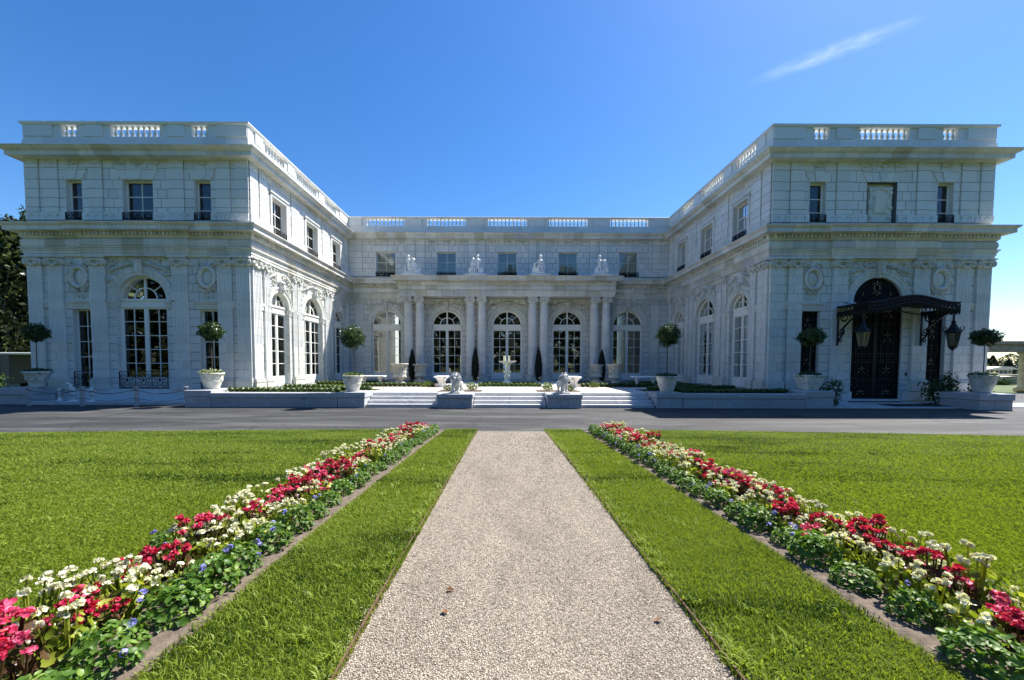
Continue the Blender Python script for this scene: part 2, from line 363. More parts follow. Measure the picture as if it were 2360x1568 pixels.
ys = [-300, -40, -3, 0, 1, 2, 3, 4, 5, 6, 7, 8, 9, 9.9, 10.05, 16, 40, 120, 6000]
tag(ysheet(-6000, 6000, ys, -.035).build('ground', M_FIELD), kind='structure')
mb = MB(); mb.v = [(-30000, 130, .3), (30000, 130, .3), (30000, 50000, .3), (-30000, 50000, .3)]; mb.f = [(0,1,2,3)]
tag(mb.build('sea', sea_mat()), kind='structure')
mb = MB(); mb.v = [(-70, 8.6, 0), (70, 8.0, 0), (70, 24, 0), (19.9, 24, 0), (19.9, 18, 0), (-70, 18, 0)]; mb.f = [(0,1,2,3,4,5)]
tag(mb.build('driveway', M_ASPH), kind='structure')
ysl = [-4+.5*k for k in range(0, 28)]+[10.0]
PXL, PXR = -.97, .86
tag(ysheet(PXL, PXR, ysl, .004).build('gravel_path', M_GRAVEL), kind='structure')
def lawn_piece(name, xa, xb, side):
    # sheet whose far edge follows the curved kerb of the driveway
    mb = MB(); nx = 24; ny = 40
    for i in range(nx+1):
        x = xa+(xb-xa)*i/nx; ye = lawn_edge(x)
        for j in range(ny+1):
            y = -4+(ye+4)*j/ny; mb.v.append((x, y, max(G(y), 0)+.012))
    mb.f = [(i*(ny+1)+j, (i+1)*(ny+1)+j, (i+1)*(ny+1)+j+1, i*(ny+1)+j+1) for i in range(nx) for j in range(ny)]
    # turf edge down to the asphalt
    n = len(mb.v)
    for i in range(nx+1): v = mb.v[i*(ny+1)+ny]; mb.v.append((v[0], v[1]+.012, -.02))
    mb.f += [(i*(ny+1)+ny, (i+1)*(ny+1)+ny, n+i+1, n+i) for i in range(nx)]
    return tag(mb.build(name, M_TURF), kind='structure')
lawn_piece('lawn', -45, -2.93, -1); lawn_piece('lawn', 2.93, 45, 1)
lawn_piece('lawn_strip', -1.86, PXL-.012, -1); lawn_piece('lawn_strip', PXR+.012, 1.88, 1)
def soil(name, xa, xb):
    nx, ny = 16, 120; mb = MB(); r = random.Random(5)
    for i in range(nx+1):
        for j in range(ny+1):
            x = xa+(xb-xa)*i/nx; y = .6+9.45*j/ny
            e = 1 if 0 < i < nx and 0 < j < ny else 0
            mb.v.append((x+e*r.uniform(-.02,.02), y+e*r.uniform(-.02,.02), G(y)+.008+e*(r.uniform(0,.022)+.012)))
    mb.f = [(i*(ny+1)+j, (i+1)*(ny+1)+j, (i+1)*(ny+1)+j+1, i*(ny+1)+j+1) for i in range(nx) for j in range(ny)]
    return tag(mb.build(name, M_SOIL), kind='structure')
soil('flower_bed_soil', -2.96, -1.84); soil('flower_bed_soil', 1.86, 2.96)

# steel strips edging the path
for x, lab in ((PXL-.006, 'thin rusty steel strip along the left edge of the gravel path'), (PXR+.006, 'thin rusty steel strip along the right edge of the gravel path')):
    mb = MB(); P = []
    rr = random.Random(int(x*100))
    yl = [-2+.25*k for k in range(49)]
    for k in range(len(yl)-1):
        a, b = yl[k], yl[k+1]; x0 = x+.006*math.sin(a*1.7); x1 = x+.006*math.sin(b*1.7)
        za, zb = max(G(a),0), max(G(b),0)
        vs = [(x0-.004,a,za-.05),(x0+.004,a,za-.05),(x0-.004,a,za+.032),(x0+.004,a,za+.032),(x1-.004,b,zb-.05),(x1+.004,b,zb-.05),(x1-.004,b,zb+.032),(x1+.004,b,zb+.032)]
        mb.add(vs, [(0,4,6,2),(1,3,7,5),(2,6,7,3)])
    tag(mb.build('steel_edging', M_STEEL), lab, 'edging', 'steel edging of the path')

# grass blades
rng = np.random.default_rng(3)
def blades(xa, xb, n, yr=(1.0, 10.4), hs=1., two=False):
    # density falls with the square of distance
    u = rng.random(n*3); k0, k1 = 1/2.6, 1/yr[1]
    y = np.where(rng.random(n*3) < .22, yr[0]+(2.6-yr[0])*u, 1/(k0+(k1-k0)*u))
    x = xa+(xb-xa)*rng.random(n*3)
    ed = 10.37-np.where(x < 0, .0053, .0068)*x*x
    ok = (np.abs(x+.2) < 1.42*y+3.6) & (y < ed+.01*rng.standard_normal(n*3))
    x, y = x[ok][:n], y[ok][:n]; n = len(x)
    z = np.maximum(GN_(y), 0)+.008
    sc = np.clip(y/3.2, 1, 2.1)
    tuft = .65+.5*np.sin(x*3.1+np.sin(y*2.3)*2)*np.sin(y*2.7+x)+.25*rng.standard_normal(n)
    h = np.clip((.026+.011*tuft)*rng.uniform(.6, 1.35, n), .010, .07)*hs*np.clip(1.12-.05*y, .6, 1.); wd = rng.uniform(.0018, .0034, n)*sc
    a = rng.uniform(0, 2*PI, n); ln = rng.uniform(.25, 1.15, n)*h; b = rng.uniform(0, 2*PI, n)
    dx, dy = np.cos(a)*wd, np.sin(a)*wd; lx, ly = np.cos(b)*ln, np.sin(b)*ln
    V = np.empty((n, 5, 3)); 
    V[:,0] = np.stack([x-dx, y-dy, z], 1); V[:,1] = np.stack([x+dx, y+dy, z], 1)
    V[:,2] = np.stack([x+dx*.8+lx*.35, y+dy*.8+ly*.35, z+h*.6], 1); V[:,3] = np.stack([x-dx*.8+lx*.35, y-dy*.8+ly*.35, z+h*.6], 1)
    V[:,4] = np.stack([x+lx, y+ly, z+h*.92], 1)
    if two:
        V = V[:,[0,1,2,4]]; i = np.arange(n)[:,None]*4; return V.reshape(-1,3), np.concatenate([i+np.array([[0,1,2]]), i+np.array([[0,2,3]])], 0)
    i = np.arange(n)[:,None]*5
    Fq = np.concatenate([i+np.array([[0,1,2]]), i+np.array([[0,2,3]]), i+np.array([[3,2,4]])], 0)
    return V.reshape(-1,3), Fq
parts = [blades(-1.88, PXL+.015, 85000), blades(PXR-.015, 1.9, 85000), blades(-17, -2.86, 260000, two=True), blades(2.86, 17, 260000, two=True)]
off = 0; Vs = []; Fs = []
for V, Fq in parts: Vs.append(V); Fs.append(Fq+off); off += len(V)
g = obj('grass', npmesh('grass', np.concatenate(Vs), np.concatenate(Fs)), M_GRASS); tag(g, 'short sunlit green grass blades of the front lawn', 'grass', kind='stuff')
# longer clumps
def clumps():
    Vs, Fs, off = [], [], 0; r = np.random.default_rng(8)
    pts = []
    for _ in range(70):
        s = r.choice([-1, 1]); y = r.uniform(1.4, 6); x = s*r.uniform(1.0, 1.83) if r.random() < .6 else s*r.uniform(3.0, 4.6)
        if abs(x) < 1.4*y+.3: pts.append((x-.05, y))
    for _ in range(110): y = r.uniform(1.3, 9.5); pts.append((PXR+.03+abs(r.normal(0,.03)), y))
    for _ in range(70): y = r.uniform(1.3, 9.5); pts.append((PXL-.03-abs(r.normal(0,.04)), y))
    for cx, cy in pts:
        n = r.integers(8, 26)
        for _ in range(n):
            x, y = cx+r.normal(0,.025), cy+r.normal(0,.035); z = G(y)+.008; h = r.uniform(.035,.075); a = r.uniform(0, 2*PI); l = h*r.uniform(.3,1.2); b = a+PI/2; wd = r.uniform(.003,.006)
            p = [(x-math.cos(b)*wd, y-math.sin(b)*wd, z), (x+math.cos(b)*wd, y+math.sin(b)*wd, z), (x+math.cos(a)*l*.4+math.cos(b)*wd*.8, y+math.sin(a)*l*.4+math.sin(b)*wd*.8, z+h*.7), (x+math.cos(a)*l*.4-math.cos(b)*wd*.8, y+math.sin(a)*l*.4-math.sin(b)*wd*.8, z+h*.7), (x+math.cos(a)*l, y+math.sin(a)*l, z+h*.8)]
            Vs += p; Fs += [(off,off+1,off+2),(off,off+2,off+3),(off+3,off+2,off+4)]; off += 5
    return Vs, Fs
V, Fq = clumps(); tag(obj('coarse_grass', npmesh('coarse_grass', V, Fq), M_GRASS), 'longer coarse grass tufts along the path edge', 'grass', kind='stuff')
# gravel stones
def pebbles(n):
    y = 1/(1/1.4+(1/9.9-1/1.4)*rng.random(n)); x = PXL+.01+(PXR-PXL-.02)*rng.random(n); s = rng.uniform(.0020, .0052, n)*np.clip(y/3.5, 1, 2.2); z = GN_(y)+.004+s*.25
    base = np.array([[1,0,0],[0,1,0],[-1,0,0],[0,-1,0],[0,0,.8],[0,0,-.8]])
    V = base[None]*rng.uniform(.6, 1.35, (n,6,1)); a = rng.uniform(0, 2*PI, n); c, d = np.cos(a)[:,None], np.sin(a)[:,None]
    X = V[:,:,0]*c-V[:,:,1]*d; Y = V[:,:,0]*d+V[:,:,1]*c
    V = np.stack([X*s[:,None]+x[:,None], Y*s[:,None]+y[:,None], V[:,:,2]*s[:,None]+z[:,None]], 2)
    i = np.arange(n)[:,None]*6; F8 = [(0,1,4),(1,2,4),(2,3,4),(3,0,4),(1,0,5),(2,1,5),(3,2,5),(0,3,5)]
    return V.reshape(-1,3), np.concatenate([i+np.array([f]) for f in F8], 0)
def strays(n):
    V, Fq = pebbles(n); V = V.reshape(n, 6, 3); s = np.where(rng.random(n) < .5, -1, 1); d = np.abs(rng.normal(0, .035, n)); c = V.mean(1); tx = np.where(s < 0, PXL-.01-d, PXR+.01+d)
    V[:,:,0] += (tx-c[:,0])[:,None]; V[:,:,2] += .014; return V.reshape(-1,3), Fq
V, Fq = strays(1600); tag(obj('stray_gravel', npmesh('stray_gravel', V, Fq), M_PEB), 'stray gravel stones spilled into the grass along the path', 'gravel', kind='stuff')
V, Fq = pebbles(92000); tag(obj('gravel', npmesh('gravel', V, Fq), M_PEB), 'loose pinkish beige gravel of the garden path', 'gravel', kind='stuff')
# a few dry leaves
mb = MB(); mb.add([(-.024,0,.004),(0,-.018,.012),(.035,0,.003),(.004,.02,.014),(0,0,.002)], [(0,1,4),(1,2,4),(2,3,4),(3,0,4)]); lf = mb.mesh('fallen_leaf')
for k, (x, y, lab) in enumerate(((-.56, 2.35, 'brown dry leaf lying on the gravel near the left edging'), (-.55, 2.12, 'small curled dry leaf on the gravel, nearest the camera'), (.66, 2.05, 'reddish dry leaf on the gravel near the right edging'), (-5.9, 4.2, 'dark dry leaf on the left lawn'), (-6.9, 6.3, 'small brown leaf far out on the left lawn'))):
    o = obj('fallen_leaf', lf, M_DEAD, None, False, (x, y, G(y)+(.012 if k < 3 else .05))); o.rotation_euler = (.2, .1, k*1.7); tag(o, lab, 'leaf', 'fallen leaves')
# ------------------------------------------------------------------ the mansion
YW, YC = 17.8, 28.88                 # front plane of the wings, plane of the middle block
XI, XO, XC = 12.15, 22.5, -.12       # inner and outer side of the wings, axis of the middle block
ZT = .60
mansion = empty('mansion', (0, YC, 0))
tag(mansion, 'white terracotta mansion with two projecting wings and a balustraded roof', 'mansion')
OFF = Vector((0, YC, 0))
def W(T): return lambda u, w, z: tuple(Vector(T(u, w, z))-OFF)      # coordinates relative to the mansion's origin
T_LF = W(lambda u, w, z: (u, YW-w, z))                 # front faces of both wings: u = x
T_LI = W(lambda u, w, z: (-XI+w, u, z))                # inner face of the left wing: u = y
T_RI = W(lambda u, w, z: (XI-w, u, z))
T_C = W(lambda u, w, z: (u, YC-w, z))
T_W = W(lambda x, y, z: (x, y, z))
def part(name, mb, m, parent=mansion, smooth=False): return mb.build(name, m, parent, smooth)

ROWS1 = [(.36, ZT), (ZT, .86), (.86, 1.12)]+[(1.12+.403*k, 1.12+.403*(k+1)) for k in range(13)]+[(6.359, 6.78)]
ROWS2 = [(8.05, 8.44), (8.44, 8.8), (8.8, 9.04), (9.04, 9.46), (9.46, 9.88), (9.88, 10.3), (10.3, 10.83), (10.83, 11.22)]
BLOCKS = []                          # (apparent size, vertices, faces, wall)
def clip_arch(u0, u1, z0, z1, ar, R):
    """pieces of a rectangle that lie outside an arch-headed opening"""
    c, zs = ar['c'], ar['zs']; out = []
    if u1 <= c-R or u0 >= c+R or z0 >= zs+R or z1 <= ar['z0']: return [[(u0,z0),(u1,z0),(u1,z1),(u0,z1)]]
    def lim(z):
        if z <= zs: return R
        return math.sqrt(max(0, R*R-(z-zs)**2))
    zz = [z0+(z1-z0)*k/6 for k in range(7)]
    if u0 < c:
        b = min(u1, c); e = [(min(b, c-lim(z)), z) for z in zz]; e = [(x, z) for x, z in e if x > u0+.004]
        if len(e) > 1: out.append([(u0, e[0][1])]+e+[(u0, e[-1][1])])
    if u1 > c:
        a = max(u0, c); e = [(max(a, c+lim(z)), z) for z in zz]; e = [(x, z) for x, z in e if x < u1-.004]
        if len(e) > 1: out.append([(u1, e[-1][1])]+e[::-1]+[(u1, e[0][1])])
    return out
def cut(iv, a, b):
    r = []
    for p, q in iv:
        if b <= p or a >= q: r.append((p, q)); continue
        if a > p+.02: r.append((p, a))
        if b < q-.02: r.append((b, q))
    return r
def facade(T, u0, u1, op, pil, pil2, seed, size=.5, zmin=0.):
    r = random.Random(seed); wall = MB(); bl = []
    for k, (za, zb) in enumerate(ROWS1+ROWS2):
        if zb <= zmin: continue
        up2 = za > 8
        iv = [(u0, u1)]
        arches = []
        for o in op:
            if o['k'] == 'rect' and za > o['z0']-.06 and zb < o['z1']+.06: iv = cut(iv, o['a'], o['b'])
            if o['k'] == 'arch' and za > o['z0']-.06 and za < o['zs']+o['R']:
                if zb <= o['zs']+.03: iv = cut(iv, o['c']-o['R'], o['c']+o['R'])
                else: arches.append(o)
        for a, b in iv:
            ps = [[(a,za),(b,za),(b,zb),(a,zb)]]
            for o in arches:
                if o['c'] > a and o['c'] < b: ps = clip_arch(a, o['c'], za, zb, o, o['R'])+clip_arch(o['c'], b, za, zb, o, o['R']) if len(arches) == 1 else ps
            if len(arches) > 1:
                cs = sorted(arches, key=lambda o: o['c']); ed = [a]+[(cs[i]['c']+cs[i+1]['c'])/2 for i in range(len(cs)-1)]+[b]; ps = []
                for i, o in enumerate(cs): ps += clip_arch(ed[i], o['c'], za, zb, o, o['R'])+clip_arch(o['c'], ed[i+1], za, zb, o, o['R'])
            for p in ps: wall.prism(p, -.35, -.014, T)
        # blocks: break at pilaster edges
        ivb = iv
        if not up2:
            for a, b in pil: ivb = cut(ivb, a, b)
            segs = [(a, b, 0.) for a, b in ivb]
        else:
            segs = []
            for a, b in ivb:
                e = [a]
                for p, q in pil2:
                    for x in (p, q):
                        if a+.03 < x < b-.03: e.append(x)
                e = sorted(e)+[b]
                for p, q in zip(e[:-1], e[1:]):
                    mid = (p+q)/2; segs.append((p, q, .045 if any(x < mid < y for x, y in pil2) and 8.7 < za else (.07 if 8.4 < za < 8.7 else 0.)))
        for a, b, pr in segs:
            L = b-a; n = max(1, round(L/size)); st = 0 if k % 2 else .5
            if n == 1: e = [a, b]
            else:
                step = L/n; e = [a]+[a+step*(i+(.5 if k % 2 else 0)) for i in range(0 if k % 2 else 1, n)]+[b]
                e = [e[0]]+[x+r.uniform(-.05,.05) for x in e[1:-1]]+[e[-1]]
            for p, q in zip(e[:-1], e[1:]):
                gp = .010
                pcs = [[(p+gp,za+gp),(q-gp,za+gp),(q-gp,zb-gp),(p+gp,zb-gp)]]
                for o in arches: pcs = [y for x in pcs for y in (clip_arch(x[0][0], x[1][0], x[0][1], x[2][1], o, o['R']+.07) if len(x) == 4 else [x])]
                for pc in pcs:
                    m = MB(); m.prism(pc, -.05, pr+r.uniform(-.003,.003), T, .006); bl.append((m, pc))
    wo = part('wall', wall, M_JOINT)
    for m, pc in bl:
        us = [p[0] for p in pc]; zs = [p[1] for p in pc]; c = Vector(T(sum(us)/len(us), 0, sum(zs)/len(zs)))+OFF; nrm = Vector(T(0,1,0))-Vector(T(0,0,0)); d = CAM-c
        BLOCKS.append(((max(us)-min(us))*(max(zs)-min(zs))*max(0, nrm.dot(d))/d.length**3, m, wo))
    return wo

def A(c, R=1.17, zs=4.747, z0=ZT): return dict(k='arch', c=c, R=R, zs=zs, z0=z0)
def Rc(a, b, z0, z1): return dict(k='rect', a=a, b=b, z0=z0, z1=z1)
def side(s, l): return sorted((min(s*a, s*b), max(s*a, s*b)) for a, b in l)
PF = [(12.15, 12.80), (13.03, 13.68), (15.1, 15.8), (18.92, 19.62), (20.9, 21.55), (21.85, 22.5)]
PF2 = [(12.15, 12.78), (13.0, 13.66), (15.15, 15.8), (18.9, 19.55), (20.95, 21.6), (21.85, 22.5)]
UPW = [(14.30, .76), (17.3, 1.40), (20.26, .76)]       # upper windows of the wing fronts (centre, width)
LOWS = [(14.15, .92), (20.12, .92)]
for s in (-1, 1):
    op = [A(17.32*s, 1.2, 4.747, ZT if s < 0 else .36)]+[Rc(s*c-wd/2, s*c+wd/2, ZT, 4.344) for c, wd in LOWS]
    op += [Rc(s*c-wd/2, s*c+wd/2, 8.44, 10.3) for c, wd in UPW]
    a, b = sorted((s*XI, s*XO)); facade(T_LF, a, b, op, side(s, PF), side(s, PF2), 20+s)
IN_ARCH = [(20.05, .82), (23.5, 1.12), (26.95, .82)]   # arches of the inner wing faces (y, radius)
IN_WIN = [(20.1, 1.2), (23.42, 1.3), (26.7, 1.2)]
PI1 = [(17.8, 18.4), (18.66, 19.08), (21.12, 21.5), (21.62, 22.06), (24.9, 25.34), (25.46, 25.86), (28.1, 28.5)]
PI2 = [(17.8, 18.4), (18.5, 19.1), (21.2, 22.0), (24.7, 25.5), (28.0, 28.6)]
for T in (T_LI, T_RI):
    op = [A(c, R, 4.747) for c, R in IN_ARCH]+[Rc(c-wd/2, c+wd/2, 8.44, 10.3) for c, wd in IN_WIN]
    facade(T, YW+.02, YC, op, PI1, PI2, 31)
CEN = [XC+4.62*k for k in (-2,-1,0,1,2)]
CPIL = [(XC+s*a-.3, XC+s*a+.3) for s in (-1, 1) for a in (2.31, 6.92, 11.25)]
op = [A(c) for c in CEN]+[Rc(c-.73, c+.73, 8.44, 10.3) for c in CEN]
facade(T_C, -XI, XI, op, sorted(CPIL[2::3]), [(XC+s*a-d-.3, XC+s*a-d+.3) for s in (-1, 1) for a in (2.31, 6.92) for d in (-.38, .38)]+[(XC-11.6, XC-11), (XC+11, XC+11.6)], 55)

BLOCKS.sort(key=lambda b: -b[0])
for _, m, wo in BLOCKS[:300]: part('stone_block', m, M_STONE, wo)
rest = MB()
for _, m, wo in BLOCKS[300:]: rest.add(m.v, m.f)
tag(part('stone_block_courses', rest, M_STONE), kind='stuff')

# --- plain outer and rear shells, floors, ceilings and roof (dark rooms inside)
def boxpart(name, m, *a): part(name, MB().box(*a, T_W), m)
for s in (-1, 1):
    a, b = sorted((s*(XO-.35), s*XO)); boxpart('shell_wall', M_STONE, a, b, YW+.35, 42, .36, 11.3)
    a, b = sorted((s*(XI-.0), s*(XI+.35))); boxpart('shell_wall', M_STONE, a, b, YC+.35, 42, .36, 11.3)
    a, b = sorted((s*XI, s*XO)); boxpart('shell_wall', M_STONE, a, b, 42, 42.35, .36, 11.3)
bk = MB()                                               # rear wall of the ballroom with tall openings towards the sea
e = [-XI+.4]
for c in CEN: e += [c-.8, c+.8]
e.append(XI-.4)
for i in range(0, len(e), 2): bk.box(e[i], e[i+1], 40.6, 41, .5, 2.75, T_W)
bk.box(-XI+.4, XI-.4, 40.6, 41, 2.75, 11.3, T_W)
for c in CEN:
    for x in (c-.27, c+.27): bk.box(x-.03, x+.03, 40.75, 40.85, .62, 2.75, T_W)
    for z in (1.3, 2.0): bk.box(c-.8, c+.8, 40.76, 40.84, z-.02, z+.02, T_W)
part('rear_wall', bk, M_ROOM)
boxpart('interior_floor', M_FLOORIN, -XI+.4, XI-.4, YC+.36, 41, .3, .62)
for s in (-1, 1):
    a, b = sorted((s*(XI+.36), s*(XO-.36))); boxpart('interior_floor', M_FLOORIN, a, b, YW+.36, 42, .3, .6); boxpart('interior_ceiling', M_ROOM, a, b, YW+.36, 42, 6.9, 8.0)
    boxpart('interior_partition', M_ROOM, s*17.3-.1, s*17.3+.1, YW+6, 42, .6, 11.2)
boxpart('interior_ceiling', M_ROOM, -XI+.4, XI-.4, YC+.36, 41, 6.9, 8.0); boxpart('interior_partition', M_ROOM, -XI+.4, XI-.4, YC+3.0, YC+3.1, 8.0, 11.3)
for c in CEN:                                           # drapes at the rear openings of the ballroom
    for s in (-1, 1):
        cur = MB()
        pts = [(c+s*(.35+.012*i), 40.4+.05*math.sin(i*1.6)) for i in range(52)]; cur.zprism(pts+[(x, y+.03) for x, y in pts[::-1]], .65, 3.0, T_W); part('curtain', cur, M_CURTAIN)
for s in (-1, 1):
    a, b = sorted((s*(XI+.1), s*(XO-.1))); boxpart('roof', M_ROOF, a, b, YW+.3, 42, 11.22, 11.7)
boxpart('roof', M_ROOF, -XI+.05, XI-.05, YC+.3, 41, 11.24, 11.69)

# --- sweeps of mouldings along the whole front, cut into separate stones
PB = 27.75; PXA, PXB = XC-7.75, XC+7.75
BRK = .1
LOWPATH = [(-XO, 41), (-XO, YW), (-19.68, YW), (-19.68, YW-BRK), (-15.03, YW-BRK), (-15.03, YW), (-XI, YW), (-XI, YC), (PXA, YC), (PXA, PB), (PXB, PB), (PXB, YC), (XI, YC), (XI, YW), (15.03, YW), (15.03, YW-BRK), (19.68, YW-BRK), (19.68, YW), (XO, YW), (XO, 41)]
UPPATH = [(-XO, 41), (-XO, YW), (-XI, YW), (-XI, YC), (XI, YC), (XI, YW), (XO, YW), (XO, 41)]
def nrm2(a, b):
    dx, dy = b[0]-a[0], b[1]-a[1]; l = math.hypot(dx, dy); return (dx/l, dy/l), (dy/l, -dx/l), l
def corner(path, i, w):
    p = path[i]
    if i == 0: _, n, _ = nrm2(path[0], path[1]); return (p[0]+n[0]*w, p[1]+n[1]*w)
    if i == len(path)-1: _, n, _ = nrm2(path[-2], path[-1]); return (p[0]+n[0]*w, p[1]+n[1]*w)
    _, n1, _ = nrm2(path[i-1], p); _, n2, _ = nrm2(p, path[i+1]); return (p[0]+(n1[0]+n2[0])*w, p[1]+(n1[1]+n2[1])*w)
def sweep(path, prof, stone=.8, gap=.006, seed=0, segs=None):
    mb = MB(); r = random.Random(seed); m = len(prof)
    for i in range(len(path)-1):
        if segs is not None and i not in segs: continue
        d, n, l = nrm2(path[i], path[i+1]); k = max(1, round(l/stone)); bs = [0]+[l*j/k+r.uniform(-.06,.06) for j in range(1, k)]+[l]
        for j in range(k):
            vs = []
            for side_, u in ((0, bs[j]), (1, bs[j+1])):
                for w_, z in prof:
                    if (j == 0 and side_ == 0): q = corner(path, i, w_)
                    elif (j == k-1 and side_ == 1): q = corner(path, i+1, w_)
                    else:
                        uu = u+(gap if side_ == 0 else -gap); q = (path[i][0]+d[0]*uu+n[0]*w_, path[i][1]+d[1]*uu+n[1]*w_)
                    vs.append(T_W(q[0], q[1], z))
            fs = [(a, (a+1) % m, m+(a+1) % m, m+a) for a in range(m)]+[tuple(range(m-1,-1,-1)), tuple(range(m, 2*m))]
            mb.add(vs, fs)
    return mb
def stuffpart(name, mb, m): return tag(part(name, mb, m), kind='stuff')
stuffpart('architrave', sweep(LOWPATH, [(-.1,6.76),(.10,6.76),(.10,6.90),(.13,6.90),(.13,7.03),(.16,7.03),(.16,7.09),(.22,7.13),(.22,7.17),(-.1,7.17)], .95, seed=1), M_CORN)
stuffpart('frieze', sweep(LOWPATH, [(-.1,7.172),(.10,7.172),(.15,7.24),(.17,7.37),(.15,7.50),(.10,7.58),(-.1,7.58)], .85, seed=2), M_CORN)
stuffpart('bed_moulding', sweep(LOWPATH, [(-.1,7.582),(.14,7.582),(.2,7.66),(.2,7.825),(-.1,7.825)], 1.6, seed=3), M_CORN)
stuffpart('cornice', sweep(LOWPATH, [(-.1,7.828),(.30,7.828),(.33,7.85),(.52,7.85),(.52,8.03),(.56,8.05),(.62,8.12),(.62,8.16),(-.1,8.2)], .72, seed=4), M_CORN)
den = MB()
for i in range(len(LOWPATH)-1):
    if i in (0, len(LOWPATH)-2): continue
    d, n, l = nrm2(LOWPATH[i], LOWPATH[i+1]); k = max(1, int((l+.3)/.19))
    if l < .3: continue
    for j in range(k):
        u = (j+.5)*l/k; c = (LOWPATH[i][0]+d[0]*u, LOWPATH[i][1]+d[1]*u)
        vs = [T_W(c[0]+d[0]*a+n[0]*w_, c[1]+d[1]*a+n[1]*w_, z) for z in (7.69, 7.815) for w_ in (.19, .31) for a in (-.052, .052)]
        den.add(vs, [(0,2,3,1),(4,5,7,6),(0,1,5,4),(2,6,7,3),(0,4,6,2),(1,3,7,5)])
stuffpart('dentil_course', den, M_CORN)
stuffpart('roof_cornice', sweep(UPPATH, [(-.1,11.2),(.08,11.2),(.12,11.225),(.40,11.225),(.40,11.40),(.44,11.42),(.52,11.46),(.58,11.53),(.62,11.555),(.62,11.58),(-.1,11.63)], .74, seed=6), M_CORN)
stuffpart('parapet_base', sweep(UPPATH, [(-.4,11.60),(.06,11.60),(.06,11.92),(-.4,11.92)], 1.15, seed=7), M_STONE)
stuffpart('parapet_course', sweep(UPPATH, [(-.38,11.924),(.03,11.924),(.03,12.10),(.0,12.12),(.0,12.25),(-.38,12.25)], 1.0, seed=8), M_STONE)
stuffpart('parapet_rail', sweep(UPPATH, [(-.36,12.77),(.02,12.77),(.07,12.80),(.09,12.84),(.09,12.90),(.05,12.925),(-.40,12.925),(-.42,12.84)], 1.1, seed=9), M_STONE)
# portico ceiling and top
mb = MB(); mb.box(PXA+.1, PXB-.1, PB+.12, YC-.02, 6.80, 8.14, T_W); part('portico_slab', mb, M_TRIMST)

# --- balustrade
BPROF = [(.052,0),(.052,.05),(.035,.06),(.042,.09),(.075,.16),(.082,.21),(.06,.28),(.035,.36),(.032,.40),(.05,.42),(.034,.44),(.052,.47),(.052,.52)]
bme = MB().lathe(BPROF, 10).mesh('baluster')
def balustrade(T, u0, u1, spans):
    e = []; x = u0
    for a, b, n in spans: e.append((x, a)); x = b
    e.append((x, u1))
    q = T((u0+u1)/2, -.17, 12.25); o = empty('balustrade', q, 0, mansion); TT = lambda u, w_, z: tuple(Vector(T(u, w_, z))-Vector(q))
    for a, b in e:
        pb = MB(); pb.box(a, b, -.32, -.03, 12.245, 12.775, TT); wd = b-a; m = (a+b)/2
        if wd > 1.2: pb.cbox(a+.02 if a == u0 else a+wd*.22, b-.02 if b == u1 else b-wd*.22, -.36, .035, 12.252, 12.768, .012, TT)
        else: pb.cbox(m-wd*.3, m+wd*.3, -.36, .035, 12.252, 12.768, .012, TT)
        pb.build('pier', M_STONE, o)
    for a, b, n in spans:
        for k in range(n): obj('baluster', bme, M_STONE, o, True, TT(a+(b-a)*(k+.5)/n, -.17, 12.248))
for s in (-1, 1):
    sp = [(14.02, 14.76, 3), (16.15, 18.5, 9), (20.03, 20.77, 3)]
    sp = sorted([(min(s*a, s*b), max(s*a, s*b), n) for a, b, n in sp]); a, b = sorted((s*XI, s*XO)); balustrade(T_LF, a, b, sp)
for T in (T_LI, T_RI): balustrade(T, YW+.32, YC, [(19.06, 20.76, 7), (21.9, 24.2, 10), (25.3, 26.95, 7)])
balustrade(T_C, -XI, XI, [(c-1.46, c+1.46, 10) for c in CEN])
for s in (-1, 1):
    a, b = sorted((s*(XO-.35), s*XO)); boxpart('parapet_return', M_STONE, a, b, YW+.34, 41, 12.245, 12.775)

# --- classical orders
def flute_pts(u, wd, pr, depth, n=5):
    e = .07*wd; pts = [(u-wd/2, -.03), (u-wd/2, pr)]; x0 = u-wd/2+e; st = (wd-2*e)/n
    for i in range(n):
        a = x0+st*i; pts += [(a+st*.12, pr), (a+st*.28, pr-depth), (a+st*.72, pr-depth), (a+st*.88, pr)]
    return pts+[(u+wd/2, pr), (u+wd/2, -.03)]
def capital_mb(T, u, wd, w0, w1, z0=6.36, sc=1.):
    mb = MB(); h = wd/2; r = .165 if wd > .5 else .12; k = 1. if wd > .5 else .75
    mb.cbox(u-h-.08, u+h+.08, w0, w1+.15*k, z0+.335, z0+.40, .012, T); mb.box(u-h, u+h, w0, w1+.005, z0-.02, z0+.335, T)
    mb.cbox(u-h+.05, u+h-.05, w0, w1+.10*k, z0+.20, z0+.325, .02, T)
    for s in (-1, 1):
        c = u+s*(h-r*.30); zc = z0+.335-r*1.02
        mb.prism([(c+r*math.cos(t), zc+r*math.sin(t)) for t in [2*PI*i/16 for i in range(16)]], w0, w1+.085*k, T)
        sp = []
        for i in range(30):
            t = i/29*2.2*2*PI; q = (r-.012)*(1-.80*i/29); sp.append((c-s*q*math.sin(t), w1+.095*k, zc+q*math.cos(t)))
        mb.tube(sp, [.027*k*(1-.5*i/29) for i in range(30)], 4, T); mb.ball((c, w1+.10*k, zc), .045*k, T, 6, 4)
    g = [(u-h*.62+1.24*h*i/8, w1+.06*k, z0+.15-.15*math.sin(PI*i/8)) for i in range(9)]; mb.tube(g, [.025+.03*math.sin(PI*i/8) for i in range(9)], 5, T)
    for i in range(4): mb.ball((u-h*.42+h*.84*i/3, w1+.10*k, z0+.26), (.045*k, .04, .06), T, 6, 4)
    mb.ball((u, w1+.16*k, z0+.37), (.07*k, .05, .06), T, 6, 4)
    return mb
